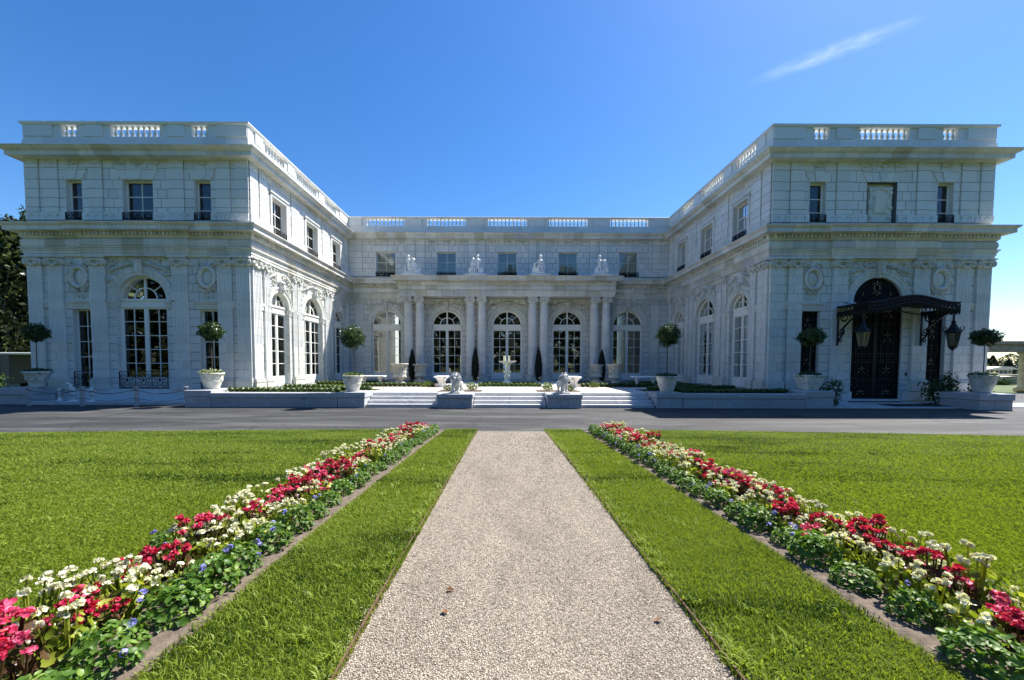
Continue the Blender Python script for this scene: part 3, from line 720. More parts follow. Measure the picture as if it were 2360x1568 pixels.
def base_mb(T, u, wd, pr, z0=ZT-.02):
    mb = MB()
    for a, b, x in ((z0, .90, .10), (.90, .935, .115), (.935, .975, .12), (.975, 1.0, .085), (1.0, 1.03, .06), (1.03, 1.075, .08), (1.075, 1.118, .035)): mb.box(u-wd/2-x*.62, u+wd/2+x*.62, -.02, pr+x, a+.001, b, T)
    return mb
def pilaster(T, a, b, pr=.10, fl=True):
    u, wd = (a+b)/2, b-a; mb = MB(); n = 5 if wd > .5 else 3
    for k in range(13):
        z0, z1 = 1.12+.403*k+.006, 1.12+.403*(k+1)-.006
        if fl and k >= 4: mb.zprism(flute_pts(u, wd, pr, .022, n), z0, z1, T)
        else:
            m = u+(wd*.12 if k % 2 else -wd*.10)
            for p, q in ((u-wd/2, m-.005), (m+.005, u+wd/2)): mb.prism([(p,z0),(q,z0),(q,z1),(p,z1)], -.03, pr, T, .006)
    mb.box(u-wd/2+.004, u+wd/2-.004, -.03, pr-.03, 1.1, 6.5, T)
    o = part('pilaster', mb, M_STONE); part('capital', capital_mb(T, u, wd, -.02, pr), M_TRIMST, o); part('base', base_mb(T, u, wd, pr), M_TRIMST, o)
    return o
for s in (-1, 1):
    for a, b in side(s, PF): pilaster(T_LF, a, b, .10, s < 0 or abs(a) > 18.5)
for T, fl in ((T_LI, True), (T_RI, False)):
    for a, b in PI1: pilaster(T, a, b, .09, fl)
for a, b in (CPIL[2], CPIL[5]): pilaster(T_C, a, b, .10, True)
# little mouldings between the corner pilasters
def band(T, a, b): mb = MB(); mb.box(a, b, -.02, .045, 4.42, 4.602, T); mb.box(a, b, -.02, .07, 4.6, 4.75, T); part('impost_band', mb, M_TRIMST); mb = MB(); mb.box(a, b, -.02, .085, .62, 1.0, T); part('plinth_band', mb, M_TRIMST)
for s in (-1, 1):
    for a, b in ((12.80, 13.03), (21.55, 21.85)): band(T_LF, *sorted((s*a, s*b)))
for T in (T_LI, T_RI):
    for a, b in ((18.4, 18.66), (21.5, 21.62), (25.34, 25.46)): band(T, a, b)
# columns of the portico
COLY = PB+.36
def column(x):
    o = empty('column', (x, COLY-YC, 0), 0, mansion); mb = MB()
    for k in range(13):
        z0, z1 = 1.12+.403*k, 1.12+.403*(k+1); t0 = (k/13)**1.7; t1 = ((k+1)/13)**1.7; r0, r1 = .325-.045*t0, .325-.045*t1
        mb.lathe([(r0-.008, z0+.002), (r0, z0+.008), (r1, z1-.008), (r1-.008, z1-.002)], 40 if k >= 4 else 24, flute=.055 if k >= 4 else 0.)
    mb.build('shaft', M_STONE, o)
    b = MB(); b.cbox(-.44, .44, -.44, .44, .58, .80, .012)
    b.lathe([(.40,.80),(.435,.83),(.44,.87),(.42,.91),(.37,.92),(.355,.96),(.375,.985),(.40,1.01),(.39,1.05),(.35,1.07),(.335,1.12)], 24); b.build('base', M_TRIMST, o)
    TT = lambda u, w_, z: (u, -w_, z)
    c = capital_mb(TT, 0, .56, -.30, .30); c.lathe([(.28,6.30),(.31,6.34),(.31,6.40),(.29,6.5)], 20); c.build('capital', M_TRIMST, o)
for a in (2.31, 6.92):
    for s in (-1, 1):
        for d in (-.43, .43): column(XC+s*a+d)

# --- windows
PANES = []
def pane(pts, w_, T, parent):
    m = MB(); m.prism(pts, w_-.004, w_+.004, T); m.f.append(tuple(range(len(pts)-1, -1, -1)))
    us = [p[0] for p in pts]; zs = [p[1] for p in pts]; c = Vector(T(sum(us)/len(us), 0, sum(zs)/len(zs)))+OFF; n = Vector(T(0,1,0))-Vector(T(0,0,0)); d = CAM-c
    PANES.append(((max(us)-min(us))*(max(zs)-min(zs))*max(0, n.dot(d))/d.length**3, m, parent))
def bars(mb, e, zs, T, w0, w1, t=.022):
    for x in e: mb.box(x-t, x+t, w0, w1, zs[0], zs[-1], T)
    for z in zs: mb.box(e[0]+t*1.001, e[-1]-t*1.001, w0+.004, w1-.004, z-t, z+t, T)
def arched_window(T, c, R, cols, full=True, inset=-.26, panel=1.15):
    zs = 4.747; w0, w1 = inset-.05, inset+.04; f = .085; mb = MB(); zg = 4.87; Rg = R-f
    # outer frame
    mb.box(c-R, c-Rg, w0-.02, w1+.03, .62, zg, T); mb.box(c+Rg, c+R, w0-.02, w1+.03, .62, zg, T)
    mb.arc([(Rg-.03, w0), (R+.01, w0), (R+.01, w1+.03), (Rg-.03, w1+.03)], c, zs, 0, PI, 20, T)
    # transom with mouldings
    mb.box(c-Rg, c+Rg, w0, w1+.04, 4.50, 4.80, T); mb.box(c-Rg, c+Rg, w0, w1+.09, 4.76, 4.85, T); mb.box(c-Rg, c+Rg, w0, w1+.065, 4.45, 4.52, T)
    # leaves
    mb.box(c-.055, c+.055, w0, w1+.03, .62, 4.46, T)
    e = c-Rg; half = cols//2; rows = [panel+(4.45-panel)*k/5 for k in range(6)]
    for a, b in ((c-Rg, c-.055), (c+.055, c+Rg)):
        st = .05; mb.box(a, a+st, w0+.006, w1, .62, 4.45, T); mb.box(b-st, b, w0+.006, w1, .62, 4.45, T); mb.box(a+st, b-st, w0+.006, w1, .62, panel, T); mb.box(a+st, b-st, w0+.007, w1-.002, 4.38, 4.46, T)
        mb.box(a+st+.06, b-st-.06, w0, w1+.012, .76, panel-.10, T)
        xs = [a+st+(b-a-2*st)*k/half for k in range(half+1)]
        for x in xs[1:-1]: mb.box(x-.016, x+.016, w0+.015, w1-.01, panel, 4.40, T)
        for z in rows[1:-1]: mb.box(a+st, b-st, w0+.017, w1-.012, z-.016, z+.016, T)
    # fanlight
    Ri = Rg-.03; r1 = .5*Ri
    mb.box(c-.05, c+.05, w0, w1+.01, zg-.03, zs+Ri+.02, T); mb.arc([(r1-.025, w0+.01), (r1+.025, w0+.01), (r1+.025, w1-.005), (r1-.025, w1-.005)], c, zg-.03, 0, PI, 14, T)
    for a in (PI*.25, PI*.75):
        p = [(c+r1*math.cos(a), zg-.03+r1*math.sin(a)), (c+(Ri+.02)*math.cos(a), zs+(Ri+.02)*math.sin(a))]; dx, dz = -math.sin(a)*.018, math.cos(a)*.018
        mb.prism([(p[0][0]-dx,p[0][1]-dz),(p[1][0]-dx,p[1][1]-dz),(p[1][0]+dx,p[1][1]+dz),(p[0][0]+dx,p[0][1]+dz)], w0+.012, w1-.008, T)
    o = part('arched_window', mb, M_PAINT)
    for a, b in ((c-Rg+.05, c-.105), (c+.105, c+Rg-.05)):
        xs = [a+(b-a)*k/half for k in range(half+1)]
        for x0, x1 in zip(xs[:-1], xs[1:]):
            for z0, z1 in zip(rows[:-1], rows[1:]): pane([(x0,z0),(x1,z0),(x1,z1),(x0,z1)], inset-.004, T, o)
    for s in (1, -1):
        arcp = lambda r, a0, a1, zc: [(c+s*r*math.cos(a0+(a1-a0)*k/6), zc+r*math.sin(a0+(a1-a0)*k/6)) for k in range(7)]
        zc = zg-.03
        pane([(c+s*.05, zc)]+arcp(r1-.02, 0, PI/2-.1, zc), inset-.004, T, o)
        pane(arcp(r1+.02, 0, PI/4-.03, zc)[::-1]+arcp(Ri+.01, .12, PI/4-.02, zs), inset-.004, T, o)
        pane(arcp(r1+.02, PI/4+.03, PI/2-.1, zc)[::-1]+arcp(Ri+.01, PI/4+.02, PI/2-.05, zs), inset-.004, T, o)
    return o
def arch_trim(T, c, R, out, zbot=ZT, relief=True, reveal=-.33, seed=0, key=True):
    r = random.Random(seed); zs = 4.747; Ro = R+out
    mb = MB(); n = 15
    for k in range(n):                                   # voussoirs of the archivolt
        a0, a1 = PI*k/n+.004, PI*(k+1)/n-.004
        mb.arc([(R, -.03), (Ro, -.03), (Ro, .045), (Ro-.05, .075), (Ro-.10, .06), (Ro-.12, .05), (R+.14, .045), (R+.13, .03), (R, .025)], c, zs, a0, a1, 2, T)
    o = part('arch_moulding', mb, M_TRIMST)
    rv = MB(); rv.arc([(R-.02, reveal), (R+.01, reveal), (R+.01, .02), (R-.02, .02)], c, zs, 0, PI, 20, T)
    for s in (-1, 1):
        z = zbot
        while z < 4.42:
            z1 = min(4.42, z+.403); a, b = sorted((c+s*(R-.02), c+s*(R+.012))); rv.box(a, b, reveal, .012, z+.005, z1-.005, T); z = z1
    part('reveal', rv, M_STONE, o)
    for s in (-1, 1):
        im = MB()
        for z0, z1, x in ((4.43, 4.50, .03), (4.502, 4.60, .045), (4.602, 4.68, .075), (4.682, 4.745, .10)):
            a, b = sorted((c+s*(R-.03-x*.5), c+s*(Ro+.02+x*.4))); im.box(a, b, reveal, x, z0, z1, T)
        part('impost', im, M_TRIMST, o)
    if key:
        kb = MB(); zt = min(6.73, zs+Ro+.30); kb.prism([(c-.10, zs+R-.07), (c+.10, zs+R-.07), (c+.17, zt), (c-.17, zt)], -.02, .17, T, .02)
        kb.tube([(c, .17, zs+R+.02), (c, .22, zs+R+.12), (c, .20, zs+R+.25), (c, .16, zt-.1)], [.05, .075, .06, .05], 6, T); kb.ball((c, .2, zt-.09), (.13, .07, .08), T, 8, 5)
        part('keystone', kb, M_TRIMST, o)
    if relief:                                            # foliage, garlands and ribbons carved in the spandrels
        sb = MB(); lim = Ro+.42
        for s in (-1, 1):
            for i in range(15):                              # garland of fruit
                q = i/14; sb.ball((c+s*(.24+(R-.05)*q), .06+.03*math.sin(PI*q), 6.50-.40*q*q-.08*math.sin(q*PI)+r.uniform(-.02,.02)), (r.uniform(.04,.065), .055, r.uniform(.04,.065)), T, 6, 4)
            for i in range(150):
                x = r.uniform(.18, lim-.05); z = r.uniform(5.1, 6.68); d = math.hypot(x, z-zs)
                if d < Ro+.05 or (z < 5.8 and d > Ro+.26): continue
                a = r.uniform(0, PI); l = r.uniform(.08, .17); t = r.uniform(.022, .04); e = r.uniform(.03, .11)
                sb.tube([(c+s*(x-l*math.cos(a)/2), .01, z-l*math.sin(a)/2), (c+s*x, e, z), (c+s*(x+l*math.cos(a)/2), .02, z+l*math.sin(a)/2)], [t*.4, t, t*.3], 5, T)
        tag(part('spandrel_relief', sb, M_TRIMST, o), kind='stuff')
    return o
def curtains(T, c, R, w_=-.55, z1=4.9, cover=.45):
    for s in (-1, 1):
        mb = MB(); pts = [(c+s*(R*(1-cover)+R*cover*i/30), w_+.045*math.sin(i*1.35)) for i in range(31)]; mb.zprism(pts+[(x, y-.02) for x, y in pts[::-1]], .66, z1, T); part('curtain', mb, M_CURTAIN)

# wing fronts, left: arched window with iron guard; right: entrance door (below)
arched_window(T_LF, -17.32, 1.2, 4); arch_trim(T_LF, -17.32, 1.2, .38, ZT, True, seed=1); curtains(T_LF, -17.32, 1.2, -.6, 4.9, .22)
arch_trim(T_LF, 17.32, 1.2, .38, .14, True, -.6, seed=2)
for T, nm in ((T_LI, 0), (T_RI, 1)):
    for k, (c, R) in enumerate(IN_ARCH):
        arched_window(T, c, R, 4 if k == 1 else 2); arch_trim(T, c, R, .26 if k != 1 else .34, ZT, True, seed=5+k)
        curtains(T, c, R, -.5, 4.7, .5 if nm == 0 else .4)
for k, c in enumerate(CEN):
    arched_window(T_C, c, 1.17, 4)
    if k == 0: curtains(T_C, c, 1.17, -.6, 4.9, .3)
    arch_trim(T_C, c, 1.17, .36, ZT, True, seed=12+k)
# tall side windows of the wing fronts
def rect_window(T, c, wd, z0, z1, cols, rows, inset=-.24, name='sash_window', f=.06, t=.018, blind=None, glass=True, lace=False):
    mb = MB(); w0, w1 = inset-.04, inset+.035; a, b = c-wd/2, c+wd/2
    mb.box(a, a+f, w0, w1, z0, z1, T); mb.box(b-f, b, w0, w1, z0, z1, T); mb.box(a+f, b-f, w0, w1, z1-f, z1, T); mb.box(a+f, b-f, w0, w1+.02, z0, z0+f*1.3, T)
    xs = [a+f+(wd-2*f)*k/cols for k in range(cols+1)]; zs = [z0+f+(z1-z0-2*f)*k/rows for k in range(rows+1)] if isinstance(rows, int) else rows
    for x in xs[1:-1]: mb.box(x-t, x+t, w0+.01, w1-.008, z0+f, z1-f, T)
    for z in zs[1:-1]: mb.box(a+f, b-f, w0+.012, w1-.01, z-t, z+t, T)
    o = part(name, mb, M_PAINT)
    if glass:
        for x0, x1 in zip(xs[:-1], xs[1:]):
            for p, q in zip(zs[:-1], zs[1:]): pane([(x0,p),(x1,p),(x1,q),(x0,q)], inset, T, o)
    if blind:
        m = MB(); m.box(a+.03, b-.03, inset-.06, inset-.05, blind, z1-.02, T); part('blind', m, M_LACE if lace else M_BLIND, o)
    rv = MB()                                             # stone jambs and head
    rv.box(a-.012, a+.004, -.33, .004, z0, z1, T); rv.box(b-.004, b+.012, -.33, .004, z0, z1, T); rv.box(a, b, -.33, .004, z1-.002, z1+.014, T); rv.box(a-.02, b+.02, -.33, .03, z0-.05, z0+.006, T)
    part('jamb', rv, M_STONE, o)
    return o
for c, wd in LOWS:
    rect_window(T_LF, -c, wd, ZT, 4.344, 2, 5); curtains(T_LF, -c, wd/2, -.6, 4.3, .4)
for s in (-1, 1):
    for c, wd in LOWS:
        mb = MB(); a, b = s*c-wd/2-.1, s*c+wd/2+.1
        for z0, z1, x in ((4.36, 4.46, .03), (4.462, 4.58, .05), (4.582, 4.66, .09), (4.662, 4.75, .13)): mb.box(a-x*.3, b+x*.3, -.02, x, z0, z1, T_LF)
        part('window_cornice', mb, M_TRIMST)
        # oval cartouche with laurel wreath and ribbon
        u, z = s*c, 5.82; mb = MB(); ring = [(math.cos(t)*.36, math.sin(t)*.46) for t in [2*PI*i/28 for i in range(29)]]
        mb.tube([(u+x, .09, z+y) for x, y in ring], .07, 7, T_LF); mb.tube([(u+x*.80, .06, z+y*.83) for x, y in ring], .025, 5, T_LF)
        mb.prism([(u+x*.95, z+y*.95) for x, y in ring[:-1]], -.02, .02, T_LF); mb.ball((u, .02, z), (.24, .05, .32), T_LF, 14, 8)
        rr = random.Random(int(c*10)+s)
        for i in range(120):
            t = rr.uniform(0, 2*PI)
            q = rr.uniform(1.12, 1.42); x, y = math.cos(t)*.38*q, math.sin(t)*.47*q
            if y > .44*1.35 or abs(x) > .52: continue
            l = .15; a = t+PI/2+rr.uniform(-.6,.6)
            mb.tube([(u+x-l*math.cos(a)*.5, .015, z+y-l*math.sin(a)*.5), (u+x, rr.uniform(.06,.12), z+y), (u+x+l*math.cos(a)*.5, .02, z+y+l*math.sin(a)*.5)], [.014, .038, .008], 5, T_LF)
        for q in (-1, 1):
            mb.tube([(u+q*.05, .05, z-.62), (u+q*.2, .06, z-.72), (u+q*.28, .05, z-.86), (u+q*.12, .05, z-.94), (u, .05, z-.82)], [.02,.03,.03,.025,.02], 5, T_LF)
            mb.tube([(u+q*.08, .04, 6.35), (u+q*.25, .06, 6.55), (u+q*.42, .05, 6.5), (u+q*.5, .04, 6.3)], [.03,.04,.035,.015], 5, T_LF)
        part('oval_cartouche', mb, M_TRIMST)
# upper windows
def flat_arch(T, c, wd):
    mb = MB(); n = 5 if wd > 1 else 3; b0, b1 = wd/2+.02, wd/2+.26
    for k in range(n):
        p, q = -1+2*k/n, -1+2*(k+1)/n; g_ = .006
        mb.prism([(c+p*b0+g_, 10.31), (c+q*b0-g_, 10.31), (c+q*b1-g_, 10.74), (c+p*b1+g_, 10.74)], -.02, .035+(.03 if k == n//2 else 0), T, .006)
    mb.box(c-b1, c+b1, -.02, .06, 10.745, 10.80, T)
    part('flat_arch', mb, M_STONE)
for s in (-1, 1):
    for k, (c, wd) in enumerate(UPW):
        flat_arch(T_LF, s*c, wd)
        if s > 0 and k == 1: continue
        rect_window(T_LF, s*c, wd, 8.44, 10.3, 2 if wd > 1 else 1, [8.5, 8.98, 9.6, 10.24], blind=(9.2 if (s > 0 and k == 0) else (8.5 if s < 0 else None)), lace=s < 0)
for T in (T_LI, T_RI):
    for c, wd in IN_WIN:
        rect_window(T, c, wd, 8.44, 10.3, 2, [8.5, 8.98, 9.6, 10.24])
        sb = MB(); sb.box(c-wd/2-.16, c-wd/2-.02, -.02, .05, 8.8, 10.42, T); sb.box(c+wd/2+.02, c+wd/2+.16, -.02, .05, 8.8, 10.42, T); sb.box(c-wd/2-.16, c+wd/2+.16, -.02, .052, 10.32, 10.46, T); sb.box(c-wd/2-.2, c+wd/2+.2, -.02, .10, 10.47, 10.56, T)
        part('window_surround', sb, M_TRIMST)
        for s in (-1, 1):
            m = MB(); pts = [(c+s*(wd*.22+wd*.26*i/20), -.45+.03*math.sin(i*1.4)) for i in range(21)]; m.zprism(pts+[(x, y-.02) for x, y in pts[::-1]], 8.5, 10.25, T); part('curtain', m, M_CURTAIN)
for k, c in enumerate(CEN):
    flat_arch(T_C, c, 1.46); rect_window(T_C, c, 1.46, 8.44, 10.3, 2, [8.5, 8.86, 9.55, 10.24], blind=8.80)
# blind niche with carved panel on the right wing
mb = MB(); mb.box(16.6, 18.02, -.30, -.22, 8.44, 10.3, T_LF); part('niche_panel', mb, M_STONE)
mb = MB(); mb.cbox(16.78, 17.86, -.25, -.10, 8.5, 10.14, .02, T_LF); mb.cbox(17.0, 17.62, -.12, -.04, 8.9, 9.75, .015, T_LF)
rr = random.Random(4)
for s in (-1, 1):
    for z in (8.75, 9.2, 9.3, 9.9, 10.0):
        for i in range(4): mb.ball((17.31+s*rr.uniform(.36, .54), -.08, z+rr.uniform(-.06, .06)), (.05, .04, .06), T_LF, 6, 4)
    mb.tube([(17.31, -.08, 10.08), (17.31+s*.25, -.06, 10.0), (17.31+s*.45, -.08, 9.85), (17.31+s*.5, -.08, 9.55)], [.03,.045,.04,.02], 5, T_LF)
part('carved_panel', mb, M_TRIMST)
mb = MB(); mb.prism([(17.06, 8.95), (17.56, 8.95), (17.58, 9.68), (17.04, 9.68)], -.06, -.03, T_LF); part('carved_shield', mb, M_URN)
# running wave ornament and frieze swags
wv = MB()
def waves(T, iv):
    for a, b in iv:
        n = max(1, int((b-a)/.34)); 
        for k in range(n):
            c = a+(b-a)*(k+.5)/n
            wv.tube([(c-.15, .068, 8.54), (c-.05, .075, 8.68), (c+.04, .075, 8.70), (c+.07, .075, 8.64), (c+.02, .075, 8.60)], [.014,.022,.022,.018,.012], 4, T)
for s in (-1, 1):
    e = sorted([s*XI, s*XO]+[s*c+q*wd/2 for c, wd in UPW for q in (-1, 1)]); waves(T_LF, [(e[i]+.1, e[i+1]-.1) for i in range(0, len(e), 2)])
for T in (T_LI, T_RI):
    e = sorted([YW+.1, YC-.3]+[c+q*wd/2 for c, wd in IN_WIN for q in (-1, 1)]); waves(T, [(e[i]+.1, e[i+1]-.1) for i in range(0, len(e), 2)])
stuffpart('wave_ornament', wv, M_TRIMST)
sw = MB()
def swags(T, cs, l):
    for c in cs:
        sw.tube([(c-l/2+l*i/8, .05, 11.12-.12*math.sin(PI*i/8)) for i in range(9)], [.016+.02*math.sin(PI*i/8) for i in range(9)], 5, T)
        for q in (-1, 1): sw.tube([(c+q*l/2, .05, 11.14), (c+q*l/2, .05, 10.95)], [.028, .012], 5, T)
for s in (-1, 1): swags(T_LF, [s*x for x in (12.47, 13.33, 14.3, 15.47, 16.5, 17.3, 18.1, 19.2, 20.26, 21.27, 22.17)], .5)
for T in (T_LI, T_RI): swags(T, [18.1, 18.8, 20.1, 21.6, 22.8, 23.42, 24.1, 25.1, 26.7, 28.3], .5)
swags(T_C, [XC+1.15*k for k in range(-9, 10)], .5)
stuffpart('frieze_swag', sw, M_TRIMST)

PANES.sort(key=lambda b: -b[0])
for _, m, o in PANES[:300]: part('pane', m, M_GLASS, o)
rest = MB()
for _, m, o in PANES[300:]: rest.add(m.v, m.f)
tag(part('window_panes', rest, M_GLASS), kind='stuff')

# --- ironwork guards
def scroll(mb, c, w_, z, r, s=1, v=1, T=I3, t=.012, turns=1.35, tail=None):
    pts = []
    for i in range(18):
        a = i/17*turns*2*PI; q = r*(1-.8*i/17); pts.append((c+s*q*math.cos(a+PI/2*0), w_, z+v*q*math.sin(a)))
    if tail: pts = [(c+s*tail[0], w_, z+v*tail[1])]+pts
    mb.tube(pts, t, 4, T)
def guard(T, c, wd, z0, z1, w_=.02, rich=True):
    mb = MB(); a, b = c-wd/2, c+wd/2; h = z1-z0
    mb.box(a, b, w_-.015, w_+.015, z1-.03, z1, T); mb.box(a, b, w_-.012, w_+.012, z0+.02, z0+.045, T)
    for x in (a+.012, b-.012): mb.box(x-.012, x+.012, w_-.014, w_+.014, z0, z1-.03, T)
    n = max(1, round(wd/(h*.95)))
    for k in range(n):
        m = a+wd*(k+.5)/n; q = wd/n/2
        for s in (-1, 1):
            scroll(mb, m+s*q*.5, w_, z0+h*.66, h*.2, s, 1, T, .014, 1.3, (.0, -h*.12/h)); scroll(mb, m+s*q*.55, w_, z0+h*.28, h*.19, -s, -1, T, .014, 1.3)
        ring = [(m+math.cos(t)*min(q*.3, h*.17), w_, z0+h*.48+math.sin(t)*h*.26) for t in [2*PI*i/14 for i in range(15)]]; mb.tube(ring, .014, 4, T)
        if rich: mb.ball((m, w_+.01, z0+h*.5), (q*.14, .02, h*.12), T, 6, 4)
        if k: mb.box(a+wd*k/n-.01, a+wd*k/n+.01, w_-.01, w_+.01, z0+.04, z1-.03, T)
    part('iron_guard', mb, M_IRON)
guard(T_LF, -17.32, 2.3, .62, 1.42, .02)
for c, wd in LOWS: guard(T_LF, -c, wd, .62, 1.42, .03)
for s in (-1, 1):
    for k, (c, wd) in enumerate(UPW):
        if s > 0 and k == 1: continue
        guard(T_LF, s*c, wd, 8.43, 8.80, .05, False)
for T in (T_LI, T_RI):
    for c, wd in IN_WIN: guard(T, c, wd, 8.43, 8.74, .05, False)
for c in CEN: guard(T_C, c, 1.5, 8.42, 8.80, .05, False)

# --- entrance door and side grilles on the right wing: black wrought iron before dark glass
def grille(T, c, hw, z0, z1, R=None, inset=-.42, seed=1):
    r = random.Random(seed); bk_ = MB()
    if R: bk_.prism([(c-hw, z0), (c+hw, z0)]+[(c+R*math.cos(PI*k/20), 4.747+R*math.sin(PI*k/20)) for k in range(21)], inset-.06, inset-.03, T)
    else: bk_.box(c-hw, c+hw, inset-.06, inset-.03, z0, z1, T)
    o = part('iron_door' if R else 'iron_grille', bk_, M_RUBBER); mb = MB(); gl = MB()
    zt = 4.747 if R else z1
    xs = [c-hw+2*hw*k/(8 if R else 4) for k in range(9 if R else 5)]
    for x in xs: mb.box(x-.014, x+.014, inset-.02, inset+.02, z0, zt, T)
    for x in ([c-hw+.03, c-.04, c+.04, c+hw-.03] if R else [c-hw+.02, c+hw-.02]): mb.box(x-.035, x+.035, inset-.03, inset+.035, z0, zt, T)
    for z in [z0+.04, z0+.55, z0+.95, z0+1.75, z0+2.15, zt-1.0, zt-.04]: mb.box(c-hw, c+hw, inset-.025, inset+.03, z-.025, z+.025, T)
    cols = (c-hw/2, c+hw/2) if R else (c,)
    q = hw/2 if R else hw*.9
    for m in cols:
        for z, hh in ((z0+.30, .22), (z0+1.35, .34), (z0+2.9 if R else z0+2.7, .5), (zt-.52, .42)):
            for s in (-1, 1):
                scroll(mb, m+s*q*.42, inset+.01, z+hh*.35, hh*.42, s, 1, T, .016, 1.4); scroll(mb, m+s*q*.42, inset+.01, z-hh*.35, hh*.42, s, -1, T, .016, 1.4)
            for s in (-1, 1):                                # pale leaf shapes painted for light glinting in the glass behind the openings
                gl.tube([(m, inset+.03, z+hh*.1), (m+s*q*.16, inset+.035, z+hh*.32), (m+s*q*.34, inset+.03, z+hh*.26)], [.012, .018, .005], 4, T)
                gl.tube([(m+s*q*.3, inset+.03, z-hh*.45), (m+s*q*.2, inset+.035, z-hh*.2), (m+s*q*.08, inset+.03, z-hh*.1)], [.012, .017, .005], 4, T)
            gl.ball((m, inset+.03, z+hh*.45), (.018, .015, .045), T, 5, 4)
        for z in (z0+.75, z0+1.95):
            for k in range(4 if R else 3):
                x = m-q*.75+q*1.5*k/(3 if R else 2)
                for d in (-.09, .07): gl.tube([(x-.022, inset+.03, z+d-.02), (x+.01, inset+.035, z+d), (x-.02, inset+.03, z+d+.035)], [.006, .014, .005], 4, T)
    if R:
        for k in range(9):
            a = PI*k/8; mb.tube([(c+.35*math.cos(a), inset, 4.747+.35*math.sin(a)), (c+R*math.cos(a), inset, 4.747+R*math.sin(a))], .014, 4, T)
        for rad in (.35, .8, R-.04): mb.tube([(c+rad*math.cos(PI*k/20), inset, 4.747+rad*math.sin(PI*k/20)) for k in range(21)], .02, 4, T)
        ring = [(c+.14*math.cos(t), inset+.03, 5.45+.16*math.sin(t)) for t in [2*PI*i/12*.85-.4 for i in range(13)]]; gl.tube(ring, .018, 4, T)
        for s in (-1, 1):
            gl.tube([(c+s*.02, inset+.03, 5.62), (c+s*.12, inset+.035, 5.68), (c+s*.24, inset+.03, 5.60)], [.01, .02, .006], 4, T); gl.tube([(c, inset+.03, 5.1), (c+s*.13, inset+.035, 5.25), (c+s*.26, inset+.03, 5.18)], [.01, .022, .006], 4, T)
            gl.tube([(c+s*.62, inset+.03, 5.08), (c+s*.66, inset+.035, 5.2), (c+s*.6, inset+.03, 5.26)], [.008, .016, .005], 4, T)
        gl.ball((c, inset+.03, 5.72), (.025, .02, .07), T, 5, 4)
    part('ironwork', mb, M_IRON, o); tag(part('glint_shape', gl, M_BRASS_GLINT, o), kind='stuff')
grille(T_LF, 17.32, 1.19, .20, 4.747, 1.19, -.10)
for c, wd in LOWS: grille(T_LF, c, wd/2, ZT, 4.344, None, -.2, 3)
for c, wd in LOWS:
    rv = MB()
    for q in (-1, 1): a, b = sorted((c+q*wd/2, c+q*(wd/2+.012))); rv.box(a-.004, b, -.33, .004, ZT, 4.344, T_LF)
    rv.box(c-wd/2, c+wd/2, -.33, .004, 4.342, 4.358, T_LF); part('jamb', rv, M_STONE)
# doorstep piers beside the entrance
for s in (-1, 1): a, b = sorted((17.32+s*1.2, 17.32+s*2.3)); mb = MB(); mb.cbox(a, b, -.1, .14, .14, .56, .01, T_LF); part('door_plinth', mb, M_STONE)
mb = MB(); mb.box(16.0, 18.6, -.4, .1, .10, .20, T_LF); part('door_sill', mb, M_STONE)
mb = MB(); mb.box(18.74, 18.80, -.02, .04, 1.3, 1.46, T_LF); part('intercom', mb, M_IRON)
# water table under the left wing
for a, b, w_, z0, z1 in ((-XO-.12, -13.0, .16, .10, .36), (-XO-.08, -12.2, .13, .362, .60), (12.2, 16.0, .10, 0, .36), (18.6, XO+.08, .10, 0, .36)): mb = MB(); mb.cbox(a, b, -.1, w_, z0, z1, .01, T_LF); part('water_table', mb, M_STONE)
# ------------------------------------------------------------------ terrace, steps, walls
TZ = .565
def sheet(name, x0, x1, y0, y1, z, m, nx=1):
    mb = MB(); mb.v = [(x0,y0,z),(x1,y0,z),(x1,y1,z),(x0,y1,z)]; mb.f = [(0,1,2,3)]; return tag(mb.build(name, m), kind='structure')
mb = MB(); mb.box(-12.14, 12.14, 16.42, YC-.02, .02, TZ); mb.box(-12.9, -6.4, 15.75, 16.42, .02, TZ-.01); mb.box(6.4, 12.9, 15.75, 16.42, .02, TZ-.01)
tag(mb.build('terrace', M_STEP), kind='structure')
for x0, x1 in ((-5.55, -3.35), (-1.35, 1.25), (3.25, 5.45)): sheet('terrace_paving', x0, x1, 16.85, 18.35, TZ+.004, M_TAN)
sheet('terrace_walk', -8.4, 8.2, 18.75, 20.2, TZ+.004, M_TAN)
sheet('terrace_lawn', -12.1, -8.45, 15.95, 28.2, TZ+.006, M_TURF); sheet('terrace_lawn', 8.25, 12.1, 15.95, 28.2, TZ+.006, M_TURF)
sheet('terrace_lawn', -8.45, -6.3, 15.95, 18.7, TZ+.005, M_TURF); sheet('terrace_lawn', 6.2, 8.25, 15.95, 18.7, TZ+.005, M_TURF)
sheet('terrace_lawn', -1.8, 1.8, 20.7, 26.8, TZ+.006, M_TURF)
sheet('planting_soil', -8.2, -3.9, 20.25, 28.0, TZ+.007, M_SOIL); sheet('planting_soil', 3.7, 8.0, 20.25, 28.0, TZ+.007, M_SOIL)
for s in (-1, 1): sheet('planting_soil', s*2.25-1.0-.05, s*2.25+1.0-.05, 16.75, 18.2, TZ+.009, M_SOIL)

